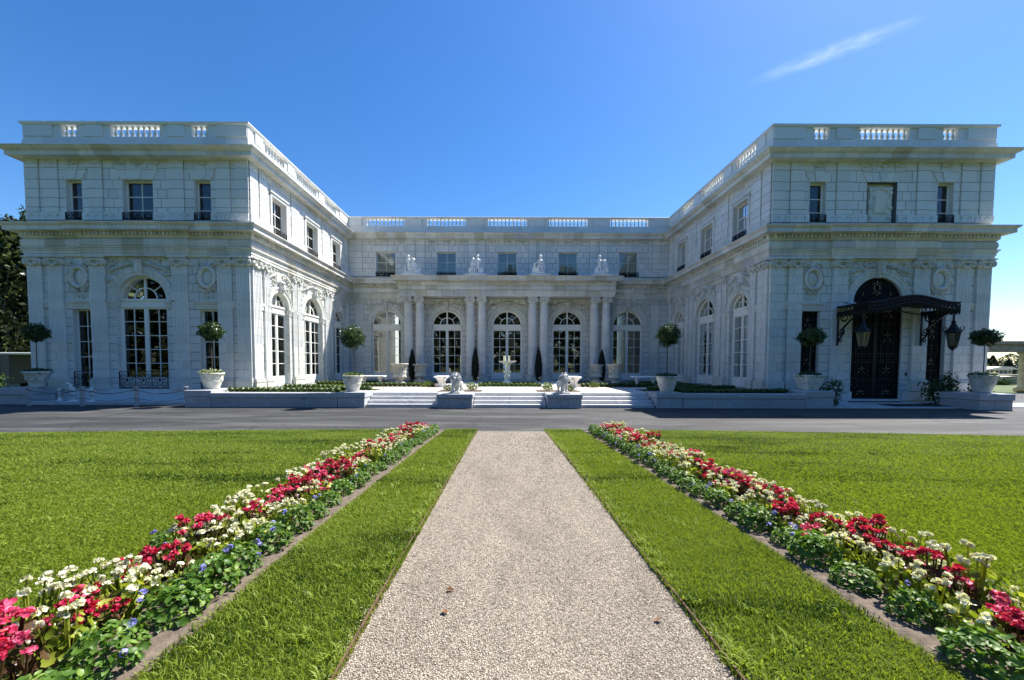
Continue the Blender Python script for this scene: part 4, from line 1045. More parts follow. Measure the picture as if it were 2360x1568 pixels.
def steps(x0, x1, lab):
    o = empty('stone_steps', ((x0+x1)/2, 15.5, 0)); tag(o, lab, 'steps', 'flights of marble steps')
    c = (x0+x1)/2
    for k in range(4):
        n = max(1, round((x1-x0)/1.6)); mb = MB()
        for j in range(n):
            a = x0+(x1-x0)*j/n+.003; b = x0+(x1-x0)*(j+1)/n-.003
            mb.cbox(a-c, b-c, .30*k, .30*k+.42 if k < 3 else 1.0, .14*k+.002, .14*(k+1), .012)
            mb.box(a-c+.01, b-c-.01, .30*k+.03, .30*k+.4, .0, .14*k+.003)
        mb.build('step', M_STEP, o)
steps(-6.0, -3.0, 'white marble steps left of the left lion pedestal'); steps(-1.56, 1.48, 'white marble steps between the two lion pedestals'); steps(2.92, 5.98, 'white marble steps right of the right lion pedestal')

def block_wall(name, lab, cat, x0, x1, y0, y1, h, cope=.2, n=4, over=.03, grp=None, xs=None):
    o = empty(name, ((x0+x1)/2, (y0+y1)/2, 0)); tag(o, lab, cat, grp); cx, cy = (x0+x1)/2, (y0+y1)/2
    b = MB(); b.box(x0-cx+.02, x1-cx-.02, y0-cy+.02, y1-cy-.02, 0, h-cope); b.build('core', M_JOINT, o)
    rr = random.Random(int(x0*10)); e = [x0]+[x0+(x1-x0)*k/n+rr.uniform(-.15,.15)*(x1-x0)/n for k in range(1, n)]+[x1]
    for k in range(n): m = MB(); m.cbox(e[k]-cx+.004, e[k+1]-cx-.004, y0-cy, y1-cy, .0, h-cope-.004, .008); m.build('stone_panel', M_MARBLE, o)
    nc = max(1, round((x1-x0)/2.2))
    for k in range(nc): m = MB(); a = x0+(x1-x0)*k/nc-(over if k == 0 else 0); c = x0+(x1-x0)*(k+1)/nc+(over if k == nc-1 else 0); m.cbox(a-cx+.003, c-cx-.003, y0-cy-over, y1-cy+over, h-cope, h, .012); m.build('coping', M_MARBLE, o)
    return o
WG = 'marble terrace walls'
block_wall('terrace_wall', 'long low grey marble wall left of the steps', 'wall', -12.32, -7.15, 15.42, 15.92, .60, .2, 4, .03, WG)
block_wall('terrace_wall', 'marble end block carrying the potted tree left of the steps', 'wall', -7.13, -6.02, 15.42, 16.6, .635, .22, 1, .03, WG)
block_wall('terrace_wall', 'marble corner block under the big pot by the left wing', 'wall', -13.42, -12.34, 15.45, 17.0, .70, .26, 1, .03, WG)
block_wall('terrace_wall', 'long low grey marble wall right of the steps', 'wall', 7.12, 12.15, 15.42, 15.92, .60, .2, 4, .03, WG)
block_wall('terrace_wall', 'marble end block carrying the potted tree right of the steps', 'wall', 6.02, 7.10, 15.42, 16.6, .635, .22, 1, .03, WG)
block_wall('terrace_wall', 'marble corner block under the square planter left of the entrance', 'wall', 12.17, 13.35, 15.45, 16.9, .72, .26, 1, .03, WG)
block_wall('terrace_wall', 'marble pedestal under the planter at far right', 'wall', 18.75, 20.1, 14.95, 16.3, .66, .26, 2, .04, WG)
block_wall('terrace_wall', 'marble pedestal under the bowl planter at far left', 'wall', -22.4, -20.95, 16.3, 17.3, .72, .3, 1, .04, WG)
block_wall('lion_pedestal', 'grey marble pedestal under the left stone lion', 'pedestal', -3.0, -1.58, 15.3, 16.6, .58, .17, 3, .035, 'lion pedestals')
block_wall('lion_pedestal', 'grey marble pedestal under the right stone lion', 'pedestal', 1.5, 2.9, 15.3, 16.6, .58, .17, 3, .035, 'lion pedestals')
# paved aprons before both wings
def apron(x0, x1, y0, y1, z, n, name='apron_paving'):
    o = tag(empty(name, ((x0+x1)/2, (y0+y1)/2, 0)), kind='structure'); c = (x0+x1)/2; cy = (y0+y1)/2
    for k in range(n):
        a, b = x0+(x1-x0)*k/n, x0+(x1-x0)*(k+1)/n; m = MB(); m.cbox(a-c+.006, b-c-.006, y0-cy, y1-cy, -.02, z, .008); m.build('paving_slab', M_STEP, o)
apron(-20.9, -13.45, 16.25, 17.66, .13, 4); apron(13.4, 18.7, 15.55, 17.68, .055, 4); apron(20.15, 26, 15.9, 17.6, .04, 3)

# ------------------------------------------------------------------ stone lions
def soft(name, caps, m, parent=None, voxel=.018, loc=None, smooth=6):
    """capsules and balls fused into one continuous surface"""
    mb = MB()
    for c in caps:
        if c[0] == 'b': mb.ball(c[1], c[2], I3, 12, 8)
        else:
            p, q, r0, r1 = Vector(c[1]), Vector(c[2]), c[3], c[4]; d = (q-p).normalized() if (q-p).length > 1e-6 else Vector((0,0,1))
            pts = [p-d*r0*.8, p-d*r0*.45, p, p.lerp(q, .5), q, q+d*r1*.45, q+d*r1*.8]; mb.tube(pts, [r0*.35, r0*.82, r0, (r0+r1)/2, r1, r1*.82, r1*.35], 10)
    o = mb.build(name, m, parent, True, loc)
    rm = o.modifiers.new('fuse', 'REMESH'); rm.mode = 'VOXEL'; rm.voxel_size = voxel; rm.use_smooth_shade = True
    sm = o.modifiers.new('smooth', 'SMOOTH'); sm.factor = .5; sm.iterations = smooth
    return o
def lion(x, lab, turn):
    o = empty('lion_statue', (x, 15.85, .58), turn); o.scale = (.88, 1, .98); tag(o, lab, 'statue', 'stone lions')
    b = MB(); b.cbox(-.24, .24, -.34, .52, 0, .07, .01); b.build('plinth', M_LION, o)
    C = [('c', (0,.35,.44), (0,-.05,.50), .155, .19), ('b', (0,.40,.42), (.16,.18,.17)), ('b', (0,-.12,.52), (.20,.19,.24)),     # trunk
         ('c', (-.11,-.16,.42), (-.12,-.20,.10), .085, .055), ('c', (.11,-.14,.42), (.12,-.12,.10), .085, .055),
         ('c', (-.12,-.20,.10), (-.12,-.27,.09), .06, .055), ('c', (.12,-.12,.10), (.12,-.20,.09), .06, .055),
         ('c', (-.12,.40,.40), (-.14,.30,.26), .12, .08), ('c', (-.14,.30,.26), (-.13,.42,.10), .065, .05), ('c', (-.13,.42,.10), (-.13,.33,.09), .05, .05),
         ('c', (.12,.40,.40), (.15,.28,.26), .12, .08), ('c', (.15,.28,.26), (.14,.40,.10), .065, .05), ('c', (.14,.40,.10), (.14,.31,.09), .05, .05),
         ('b', (0,-.20,.72), (.135,.14,.15)), ('b', (0,-.34,.66), (.07,.09,.06)), ('b', (0,-.33,.60), (.055,.06,.03)), ('b', (0,-.40,.69), (.035,.03,.025)),
         ('b', (-.055,-.31,.765), (.035,.03,.03)), ('b', (.055,-.31,.765), (.035,.03,.03)),
         ('b', (-.11,-.16,.85), (.04,.025,.04)), ('b', (.11,-.16,.85), (.04,.025,.04)),
         ('c', (0,.52,.42), (.16,.60,.25), .03, .025), ('c', (.16,.60,.25), (.20,.50,.16), .025, .045)]
    r = random.Random(9)
    for i in range(70):                                      # locks of the mane
        a = r.uniform(0, 2*PI); t = r.uniform(0, 1); rad = .16+.07*math.sin(t*PI); y = -.24+.26*t; cx, cz = rad*math.cos(a), .70-.18*t+rad*1.1*math.sin(a)
        if cz > .45: C.append(('c', (cx, y, cz), (cx*1.12+r.uniform(-.02,.02), y+.03, cz-.07), .034, .016))
    soft('body', C, M_LION, o, .013, None, 1)
    return o
lion(-2.29, 'white stone lion standing on the left pedestal', math.radians(-6)); lion(2.22, 'white stone lion standing on the right pedestal', math.radians(6))

# ------------------------------------------------------------------ putti groups on the portico
def putto(C, hip, chest, head, hands, knees, feet, s=1.):
    H, Ch, Hd = Vector(hip), Vector(chest), Vector(head)
    C += [('c', tuple(H), tuple(Ch), .105*s, .12*s), ('b', tuple(Hd), (.10*s,.10*s,.12*s)), ('c', tuple(Ch), tuple(Hd), .06*s, .05*s), ('b', tuple(Hd+Vector((0,.01,.05))), (.095*s,.095*s,.075*s)), ('b', tuple(Hd+Vector((0,-.09*s,-.01))), (.02,.025,.025))]
    for k, q in enumerate((-1, 1)):
        sh = Ch+Vector((q*.12*s, 0, .05*s)); el, hd = hands[k]
        C += [('c', tuple(sh), el, .058*s, .048*s), ('c', el, hd, .048*s, .038*s), ('b', hd, .04*s)]
        hp = H+Vector((q*.06*s, 0, -.02))
        C += [('c', tuple(hp), knees[k], .08*s, .06*s), ('c', knees[k], feet[k], .056*s, .036*s), ('c', feet[k], (feet[k][0], feet[k][1]-.07*s, feet[k][2]-.01), .036*s, .028*s)]
def group(x, lab, k):
    o = empty('putti_statue', (x, 27.42, 8.165)); o.scale = (1.05, 1.05, 1.08); tag(o, lab, 'statue', 'putti groups on the portico')
    b = MB(); b.cbox(-.72, .72, -.26, .30, 0, .10, .015); b.build('plinth', M_STATUE, o)
    C = []
    if k == 0:
        C += [('b', (-.05,.02,.18), (.52,.2,.14)), ('b', (.35,.05,.28), (.26,.18,.22)), ('c', (.45,.02,.35), (.56,-.02,.52), .09, .05), ('c', (-.46,.02,.25), (-.48,0,.62), .07, .04)]
        putto(C, (-.18,0,.72), (-.20,-.02,1.02), (-.24,-.03,1.26), (((-.36,-.04,.98),(-.26,-.10,.86)), ((.02,-.02,1.16),(.20,0,1.12))), ((-.24,-.04,.48),(-.12,-.03,.48)), ((-.22,-.02,.22),(-.15,-.04,.20)))
        putto(C, (.14,-.02,.52), (.14,-.02,.80), (.14,-.04,1.02), (((.04,-.08,.66),(.02,-.12,.52)), ((.30,-.04,.70),(.40,-.06,.58))), ((.04,-.16,.48),(.26,-.16,.46)), ((.0,-.14,.20),(.22,-.14,.22)))
    elif k == 1:
        C += [('b', (0,.02,.16), (.54,.2,.12)), ('b', (-.38,.02,.38), (.14,.14,.24)), ('b', (.42,.02,.32), (.14,.14,.18)), ('b', (.42,0,.52), (.09,.09,.10)), ('c', (-.24,.05,.9), (-.16,.02,1.22), .08, .05), ('c', (-.30,.04,.7), (-.22,.04,.95), .09, .07)]
        putto(C, (-.16,-.04,.60), (-.18,-.04,.84), (-.16,-.06,1.05), (((-.30,-.06,.74),(-.26,-.12,.62)), ((-.04,-.1,.76),(.02,-.12,.70))), ((-.24,-.18,.52),(-.08,-.18,.50)), ((-.18,-.16,.20),(-.04,-.16,.18)))
        putto(C, (.16,0,.74), (.16,-.02,1.04), (.14,-.04,1.30), (((.02,-.06,.98),(.04,-.12,.86)), ((.34,-.04,.92),(.20,-.12,.84))), ((.08,-.05,.48),(.22,-.04,.48)), ((.04,-.04,.20),(.24,-.04,.20)))
    elif k == 2:
        C += [('b', (0,.02,.2), (.46,.2,.16)), ('b', (-.12,.04,.42), (.28,.18,.2)), ('c', (-.34,0,.5), (-.30,-.04,.78), .1, .07), ('b', (-.30,-.05,.80), .08), ('c', (.30,0,.35), (.36,0,.75), .10, .05), ('c', (-.40,0,.2), (-.44,-.02,.5), .09, .06)]
        putto(C, (.04,0,.68), (.08,-.02,1.0), (.08,-.04,1.28), (((-.10,-.08,.94),(-.22,-.12,.82)), ((.28,-.02,.90),(.32,-.04,.68))), ((-.10,-.18,.62),(.18,-.18,.62)), ((-.06,-.16,.30),(.22,-.16,.26)), 1.1)
    else:
        C += [('b', (0,.02,.2), (.5,.2,.16)), ('b', (.32,.05,.42), (.22,.18,.28)), ('c', (-.42,.02,.25), (-.34,0,.6), .12, .1), ('c', (.30,.05,.6), (.26,.04,.95), .12, .09)]
        putto(C, (-.18,0,.70), (-.16,-.02,1.0), (-.18,-.03,1.28), (((-.34,-.06,.94),(-.18,-.14,.88)), ((.0,-.06,1.02),(.14,-.04,1.08))), ((-.28,-.08,.5),(-.10,-.08,.5)), ((-.26,-.05,.2),(-.08,-.08,.2)))
        putto(C, (.22,-.02,.52), (.22,-.04,.78), (.16,-.06,.98), (((.08,-.12,.72),(.02,-.14,.60)), ((.36,-.06,.70),(.30,-.14,.58))), ((.10,-.18,.46),(.32,-.18,.44)), ((.06,-.16,.2),(.30,-.16,.2)))
    soft('figures', C, M_STATUE, o, .022, None, 2)
group(XC-6.88, 'leftmost pair of white stone putti above the portico, one arm raised', 0); group(XC-2.28, 'white stone putti group second from left above the portico', 1)
group(XC+2.30, 'white stone putti group second from right, one seated figure', 2); group(XC+6.84, 'rightmost pair of white stone putti above the portico', 3)

# ------------------------------------------------------------------ foliage helpers
def leafcloud(P, D, s, rng_, ratio=.55, fold=.25):
    """one folded diamond leaf at every point P facing D"""
    n = len(P); D = D/np.linalg.norm(D, axis=1, keepdims=True)
    A_ = rng_.standard_normal((n,3)); A_ -= D*(A_*D).sum(1, keepdims=True); A_ /= np.linalg.norm(A_, axis=1, keepdims=True); B_ = np.cross(D, A_)
    s = s[:,None]
    V = np.stack([P-A_*s*.5, P+B_*s*.5*ratio-D*s*fold*.3, P+A_*s*.5, P-B_*s*.5*ratio-D*s*fold*.3], 1)
    i = np.arange(n)[:,None]*4
    return V.reshape(-1,3), i+np.array([[0,1,2,3]])
def crown(name, n, rad, size, seed, parent, m, loc=(0,0,0), inner=.55, lump=.12, freq=3.):
    r = np.random.default_rng(seed); d = r.standard_normal((n,3)); d /= np.linalg.norm(d, axis=1, keepdims=True)
    ph = r.uniform(0, 6.28, 6)
    k = 1+lump*(np.sin(d[:,0]*freq*1.7+ph[0]+d[:,2]*freq)+np.sin(d[:,1]*freq*2+ph[1]-d[:,2]*2)+np.sin(d[:,2]*freq*2.3+ph[2]+d[:,0]*3))*.6
    q = k*(inner+(1-inner)*r.random(n)**.6)*(1+.05*r.standard_normal(n))
    P = d*q[:,None]*np.array(rad)+np.array(loc); D = d+.75*r.standard_normal((n,3))
    V, Fq = leafcloud(P, D, r.uniform(.7, 1.35, n)*size, r)
    return obj(name, npmesh(name, V, Fq), m, parent)

# ------------------------------------------------------------------ planters with standard trees
def planter(name, lab, x, y, z, r0, r1, h, kind, seed, n=28):
    o = empty(name, (x, y, z)); tag(o, lab, 'planter', 'stone planters with standard trees')
    b = MB()
    pr = [(r0*.9,0),(r0,.03),(r0*1.0,.06),(r0+(r1-r0)*.45,h*.42),(r0+(r1-r0)*.78,h*.76),(r1*.93,h*.84),(r1*.95,h*.86),(r1,h*.90),(r1*1.03,h*.94),(r1*1.0,h),(r1*.9,h),(r1*.86,h*.93),(r1*.4,h*.9)]
    if kind == 'bowl': pr = [(r0*.9,0),(r0*.95,h*.12),(r0*.8,h*.22),(r0*1.1,h*.34),(r1*.72,h*.6),(r1*.9,h*.84),(r1*1.02,h*.9),(r1*1.02,h),(r1*.93,h),(r1*.88,h*.92),(r1*.4,h*.9)]
    if kind == 'square': b.lathe(pr, 4, a0=PI/4, sx=1.3, sy=1.3)
    else: b.lathe(pr, n)
    b.build('pot', M_URN, o, kind != 'square')
    g = MB(); k = 8
    for i in range(k):                                       # garland relief
        for j in range(7):
            pass
    for i in range(k):
        pts = []; a0 = 2*PI*i/k; 
        for j in range(9):
            a = a0+2*PI/k*j/8; zz = h*(.62-.16*math.sin(PI*j/8)); rr = (r0+(r1-r0)*(zz/h))*(1.0 if kind != 'bowl' else .93)
            if kind == 'square': q = 1/max(abs(math.cos(a)), abs(math.sin(a)))*.935; rr *= q
            pts.append((rr*math.cos(a), rr*math.sin(a), zz))
        g.tube(pts, [.012+.014*math.sin(PI*j/8) for j in range(9)], 5); g.ball(pts[0], .03)
    g.build('garland_relief', M_URN, o, True)
    s = MB(); s.lathe([(r1*.85,h*.90),(r1*.4,h*.95),(.02,h*.96)], 14); s.build('soil', M_SOIL, o)
    return o
def standard_tree(lab, x, y, z0, zc, rad, seed, lean=0., n=3200, size=.085):
    o = empty('topiary_tree', (x, y, z0)); tag(o, lab, 'tree', 'clipped standard trees in planters')
    t = MB(); t.tube([(0,0,-.05), (.012,0,(zc-z0)*.4), (-.008+lean*.5,0,(zc-z0)*.75), (lean,0,zc-z0)], [.022,.018,.016,.014], 6); r = random.Random(seed)
    for i in range(9): a = r.uniform(0, 2*PI); q = r.uniform(.4, .8); t.tube([(lean*.7,0,zc-z0-rad[2]*.6), (lean+math.cos(a)*rad[0]*q*.5, math.sin(a)*rad[1]*q*.5, zc-z0), (lean+math.cos(a)*rad[0]*q, math.sin(a)*rad[1]*q, zc-z0+rad[2]*r.uniform(-.1,.5))], [.012,.009,.005], 4)
    t.build('trunk', M_BARK, o); crown('crown', n, rad, size, seed, o, M_LEAF, (lean, 0, zc-z0), .35, .16, 4.)
def underplant(lab, x, y, z, r, seed, m=None, n=420, white=False, h=.16):
    o = empty('trailing_plant', (x, y, z)); tag(o, lab, 'plant', 'plants at the feet of the standard trees')
    q = np.random.default_rng(seed); a = q.uniform(0, 2*PI, n); k = np.sqrt(q.random(n))*r*1.12; P = np.stack([np.cos(a)*k, np.sin(a)*k, q.random(n)*h*(1.2-k/r*.6)-np.maximum(0, k-r)*1.6], 1)
    V, Fq = leafcloud(P, q.standard_normal((n,3))+np.array([0,0,.8]), q.uniform(.05,.10,n), q, .7); obj('foliage', npmesh('foliage', V, Fq), m or M_BOX, o)
    if white: P = P[:90]+np.array([0,0,.05]); V, Fq = leafcloud(P, q.standard_normal((90,3)), q.uniform(.04,.08,90), q, .9); obj('blossoms', npmesh('blossoms', V, Fq), M_PW, o)
PL = [('round_planter', 'round', -6.72, 16.0, .637, .25, .42, .68, 'tapered stone planter at the left end of the steps', 'round standard tree in the planter left of the steps', 'pale trailing plants in the planter left of the steps', 2.93, (.52,.52,.48), M_BOX, False),
      ('round_planter', 'round', 6.66, 16.0, .637, .26, .44, .68, 'tapered stone planter at the right end of the steps', 'round standard tree in the planter right of the steps', 'trailing plants in the planter right of the steps', 3.05, (.46,.46,.46), M_FERN, False),
      ('round_planter', 'round', -12.98, 16.35, .702, .27, .45, .70, 'big tapered stone pot by the inner corner of the left wing', 'round standard tree in the big pot before the left wing', 'light green trailing plants in the big pot by the left wing', 3.18, (.45,.45,.38), M_BOX, True),
      ('bowl_planter', 'bowl', -21.05, 16.75, .722, .25, .46, .72, 'wide bowl planter on the pedestal at far left', 'dark ragged standard tree in the bowl at far left', 'dark low plants in the bowl planter at far left', 3.15, (.40,.40,.37), M_FERN, False),
      ('square_planter', 'square', 12.86, 16.15, .722, .26, .43, .66, 'flared square planter on the block left of the entrance', 'dark standard tree in the square planter left of the entrance', 'sparse trailing plants in the square planter', 3.0, (.46,.46,.37), M_FERN, False),
      ('round_planter', 'round', 19.66, 15.6, .662, .25, .41, .74, 'tapered planter on the pedestal at far right', 'ragged standard tree in the planter at far right', 'white flowering plants in the planter at far right', 2.96, (.42,.42,.34), M_FERN, True)]
for k, (nm, kd, x, y, z, r0, r1, h, l1, l2, l3, zc, rad, um, wh) in enumerate(PL):
    planter(nm, l1, x, y, z, r0, r1, h, kd, k); standard_tree(l2, x+(.06 if k == 0 else 0), y, z+h*.95, zc, rad, 40+k, -.05 if k == 0 else .03); underplant(l3, x, y, z+h*.96, r1*.92, 60+k, um, 420, wh)

# shade plants by the entrance
def shrub(name, lab, x, y, z, rad, n, size, seed, m, stem=True):
    o = empty(name, (x, y, z)); tag(o, lab, 'shrub', 'shrubs beside the entrance'); crown('foliage', n, rad, size, seed, o, m, (0,0,rad[2]*.9), .3, .2)
    if stem:
        t = MB(); r = random.Random(seed)
        for i in range(7): a = r.uniform(0, 2*PI); t.tube([(0,0,0), (math.cos(a)*rad[0]*.3, math.sin(a)*rad[1]*.3, rad[2]*.7), (math.cos(a)*rad[0]*.7, math.sin(a)*rad[1]*.7, rad[2]*1.3)], [.014,.01,.005], 4)
        t.build('stems', M_BARK, o)
shrub('leafy_shrub', 'leafy shrub between the square planter and the entrance door', 14.05, 16.4, .06, (.50,.4,.65), 520, .11, 71, M_FERN)
shrub('leafy_shrub', 'low leafy plant hanging over the corner block left of the entrance', 13.55, 15.75, .02, (.22,.2,.30), 260, .08, 72, M_FERN)
shrub('leafy_shrub', 'dark leafy shrub right of the entrance door, under the right grille', 19.3, 16.95, .03, (.7,.4,.62), 700, .11, 73, M_FERN)
shrub('leafy_shrub', 'taller dark shrub before the right grille', 19.75, 16.9, .35, (.42,.35,.6), 420, .11, 74, M_FERN)
shrub('leafy_shrub', 'small leafy plant beside the far right planter', 20.5, 16.4, .04, (.5,.35,.55), 420, .11, 75, M_FERN)

# cypresses between the columns
for k, (x, lab) in enumerate(((-6.98, 'slim dark cypress between the leftmost column pair'), (-2.42, 'slim dark cypress before the second column pair from left'), (2.16, 'slim dark cypress before the third column pair from left'), (6.74, 'slim dark cypress between the rightmost column pair'))):
    o = empty('cypress', (x, 27.2, TZ)); tag(o, lab, 'cypress', 'cypresses before the portico')
    H = 2.4 if k in (1, 2) else 2.25; q = np.random.default_rng(80+k); n = 2600; t = q.random(n)**.8; a = q.uniform(0, 2*PI, n); r = .33*np.sin(np.clip(t*.92+.10, 0, 1)*PI)**.62*(.55+.45*q.random(n)**.5)*(1-t*.35)
    P = np.stack([np.cos(a)*r, np.sin(a)*r, .06+t*H], 1); V, Fq = leafcloud(P, np.stack([np.cos(a), np.sin(a), .2+0*a], 1)+.5*q.standard_normal((n,3)), q.uniform(.07,.13,n), q, .4)
    obj('foliage', npmesh('foliage', V, Fq), M_CYP, o); m = MB(); m.lathe([(.10,.15),(.22,.5),(.24,1.0),(.16,1.7),(.03,H-.1)], 10); m.tube([(0,0,0),(0,0,.3)], .04, 6); m.build('trunk', M_CYP, o)

# ------------------------------------------------------------------ box hedges
def hedge(lab, pts, wd, h, seed, z=TZ, balls=True):
    o = empty('box_hedge', (pts[0][0], pts[0][1], z)); tag(o, lab, 'hedge', 'low box hedges on the terrace'); q = np.random.default_rng(seed)
    core = MB(); Ps = []; Ds = []
    o0 = np.array([pts[0][0], pts[0][1]])
    for a, b in zip(pts[:-1], pts[1:]):
        a, b = np.array(a)-o0, np.array(b)-o0; l = np.linalg.norm(b-a); d = (b-a)/l; n = np.array([d[1], -d[0]]); k = max(2, int(l/.24))
        for j in range(k):
            c = a+d*l*(j+.5)/k; s = q.uniform(.82, 1.15); core.ball((c[0], c[1], h*.42), (.13, wd*.42, h*.42), I3, 7, 5)
            m = 75; dd = q.standard_normal((m,3)); dd /= np.linalg.norm(dd, axis=1, keepdims=True); dd[:,2] = np.abs(dd[:,2])*1.0-.25
            P = dd*np.array([.17*s, wd*.52*s, h*.6*s])*(.8+.3*q.random((m,1)))
            Ps.append(np.stack([c[0]+P[:,0]*abs(d[0])+P[:,1]*abs(n[0])*1., c[1]+P[:,0]*abs(d[1])+P[:,1]*abs(n[1]), h*.45+P[:,2]], 1)); Ds.append(dd+.6*q.standard_normal((m,3)))
    P = np.concatenate(Ps); V, Fq = leafcloud(P, np.concatenate(Ds), q.uniform(.035,.075,len(P)), q, .7); obj('foliage', npmesh('foliage', V, Fq), M_BOX, o); core.build('inner_branches', M_FERN, o)
HD = [([(-12.2,16.25),(-10.5,16.2),(-7.35,16.2)], .34, .27, 'long box hedge behind the left terrace wall'), ([(-11.4,19.0),(-8.6,18.6)], .34, .26, 'short box hedge on the lawn before the left wing arches'),
      ([(-11.6,22.6),(-9.0,22.2)], .34, .26, 'box hedge deep on the left terrace lawn'), ([(-8.2,20.6),(-6.2,20.75),(-4.1,20.6)], .36, .27, 'box hedge before the two urns on the left'),
      ([(-8.4,17.6),(-6.4,17.3)], .34, .27, 'box hedge left of the left flight of steps'),
      ([(-1.75,20.75),(0,21.0),(1.75,20.75)], .34, .26, 'box hedge before the fountain on the axis'), ([(8.0,20.6),(6.0,20.75),(3.9,20.6)], .36, .27, 'box hedge before the two urns on the right'),
      ([(8.2,17.6),(6.3,17.3)], .34, .27, 'box hedge right of the right flight of steps'), ([(12.0,16.25),(7.3,16.2)], .34, .25, 'shaded box hedge behind the right terrace wall'), ([(11.4,19.0),(8.6,18.6)], .34, .25, 'shaded box hedge before the right wing arches')]
for k, (p, wd, h, lab) in enumerate(HD): hedge(lab, p, wd, h, 100+k)
def bush(lab, x, y, r, h, seed): o = empty('box_bush', (x, y, TZ)); tag(o, lab, 'bush', 'clipped box bushes on the terrace'); crown('foliage', 320, (r,r,h/2), .06, seed, o, M_BOX, (0,0,h/2), .5, .15)
for k, (x, y, r, h, lab) in enumerate(((-2.85,17.3,.26,.32,'small box bush behind the left lion, left side'), (-1.75,17.3,.26,.34,'small box bush behind the left lion, right side'), (-2.0,18.9,.3,.36,'round box bush left of the axis hedge'), (1.72,17.3,.28,.34,'small box bush behind the right lion, left side'), (2.75,17.3,.22,.30,'small box bush behind the right lion, right side'), (1.95,19.2,.28,.36,'round box bush right of the axis hedge'), (-4.4,20.0,.3,.36,'round box bush by the left end bench'), (4.5,20.0,.3,.36,'round box bush by the right end bench'))): bush(lab, x, y, r, h, 130+k)

# ------------------------------------------------------------------ urns, fountain, benches
UP = [(.36,0),(.36,.06),(.30,.09),(.20,.16),(.17,.22),(.22,.26),(.36,.34),(.42,.44),(.40,.52),(.385,.56),(.37,.75),(.39,.95),(.45,1.12),(.54,1.22),(.565,1.26),(.55,1.30),(.48,1.30),(.42,1.2),(.1,1.15)]
def urn(lab, x, y, s):
    o = empty('stone_urn', (x, y, TZ+.01)); tag(o, lab, 'urn', 'carved stone urns'); b = MB(); b.lathe([(r*s, z*s) for r, z in UP], 28); b.build('bowl', M_URN, o, True)
    f = MB(); f.cbox(-.38*s, .38*s, -.38*s, .38*s, -.0, .07*s, .01); f.build('foot', M_URN, o)
    g = MB(); r = random.Random(int(x*10))
    for i in range(46): a = r.uniform(0, 2*PI); z = r.uniform(.6, 1.02); q = .39; g.tube([(q*s*math.cos(a), q*s*math.sin(a), z*s), ((q+.03)*s*math.cos(a+.1), (q+.03)*s*math.sin(a+.1), (z+.05)*s), (q*s*math.cos(a+.2), q*s*math.sin(a+.2), (z+.02)*s)], [.015,.04,.012], 5)
    for i in range(14): a = 2*PI*i/14; g.ball((.40*s*math.cos(a), .40*s*math.sin(a), .42*s), (.055*s, .055*s, .075*s))
    g.build('relief', M_URN, o, True)
urn('tall carved urn at the left front, half hiding another', -6.95, 23.9, .97); urn('carved urn just behind and right of the left front urn', -6.15, 26.2, .95)
urn('tall carved urn at the right front', 6.72, 23.9, .97); urn('carved urn just behind and left of the right front urn', 6.1, 26.2, .95)
o = empty('fountain', (-.12, 24.2, TZ+.01)); tag(o, 'white marble pedestal fountain on the axis before the middle door', 'fountain')
b = MB(); b.lathe([(.30,0),(.30,.08),(.24,.12),(.15,.22),(.19,.38),(.21,.50),(.16,.58),(.13,.62),(.20,.68),(.22,.76),(.15,.86),(.12,1.05),(.11,1.2),(.17,1.27)], 20); b.build('pedestal', M_STATUE, o, True)
b = MB(); b.lathe([(.10,1.25),(.30,1.28),(.48,1.34),(.57,1.41),(.58,1.44),(.55,1.44),(.4,1.39),(.1,1.37)], 28); b.build('basin', M_STATUE, o, True)
def bench(lab, x, y, l, wd, rz):
    o = empty('stone_bench', (x, y, TZ+.004), rz); tag(o, lab, 'bench', 'white stone benches'); b = MB(); b.cbox(-l/2, l/2, -wd/2, wd/2, .50, .585, .02); b.build('seat', M_STATUE, o)
    for s in (-1, 1):
        f = MB(); pr = [(-wd*.40,.0),(wd*.40,.0),(wd*.40,.05),(wd*.22,.10),(wd*.17,.25),(wd*.30,.40),(wd*.44,.50),(-wd*.44,.50),(-wd*.30,.40),(-wd*.17,.25),(-wd*.22,.10),(-wd*.40,.05)]
        f.prism(pr, s*l*.30-.06, s*l*.30+.06, lambda u, w_, z: (w_, u, z)); f.f.append(tuple(range(len(pr)-1, -1, -1))); f.build('leg', M_STATUE, o)
bench('white stone bench seen broadside behind the left potted tree', -7.75, 21.2, 1.5, .5, 0); bench('white stone bench seen broadside behind the right steps', 7.65, 21.2, 1.5, .5, 0)
bench('white stone bench seen end-on left of the left lion', -3.72, 20.6, 1.2, .66, PI/2); bench('white stone bench seen end-on right of the right lion', 3.5, 20.5, 1.2, .66, PI/2)
for x, y, h, s, lab in ((-3.07,17.35,.62,1,'garden light on a stake left of the left lion'), (-1.62,18.1,.60,1,'garden light on a stake right of the left lion'), (1.5,18.1,.60,-1,'garden light on a stake left of the right lion'), (2.98,17.45,.58,-1,'garden light on a stake right of the right lion'), (-5.95,17.6,.58,1,'garden light on a stake by the left hedge')):
    o = empty('garden_light', (x, y, TZ)); tag(o, lab, 'garden light', 'garden lights on stakes'); b = MB(); b.tube([(0,0,0),(0,0,h-.06),(s*.02,0,h),(s*.07,0,h+.01)], .012, 5); b.build('stake', M_IRON, o); c = MB(); c.tube([(s*.06,0,h+.03),(s*.10,0,h-.06)], [.028,.032], 8); c.build('lamp_head', M_METAL, o)

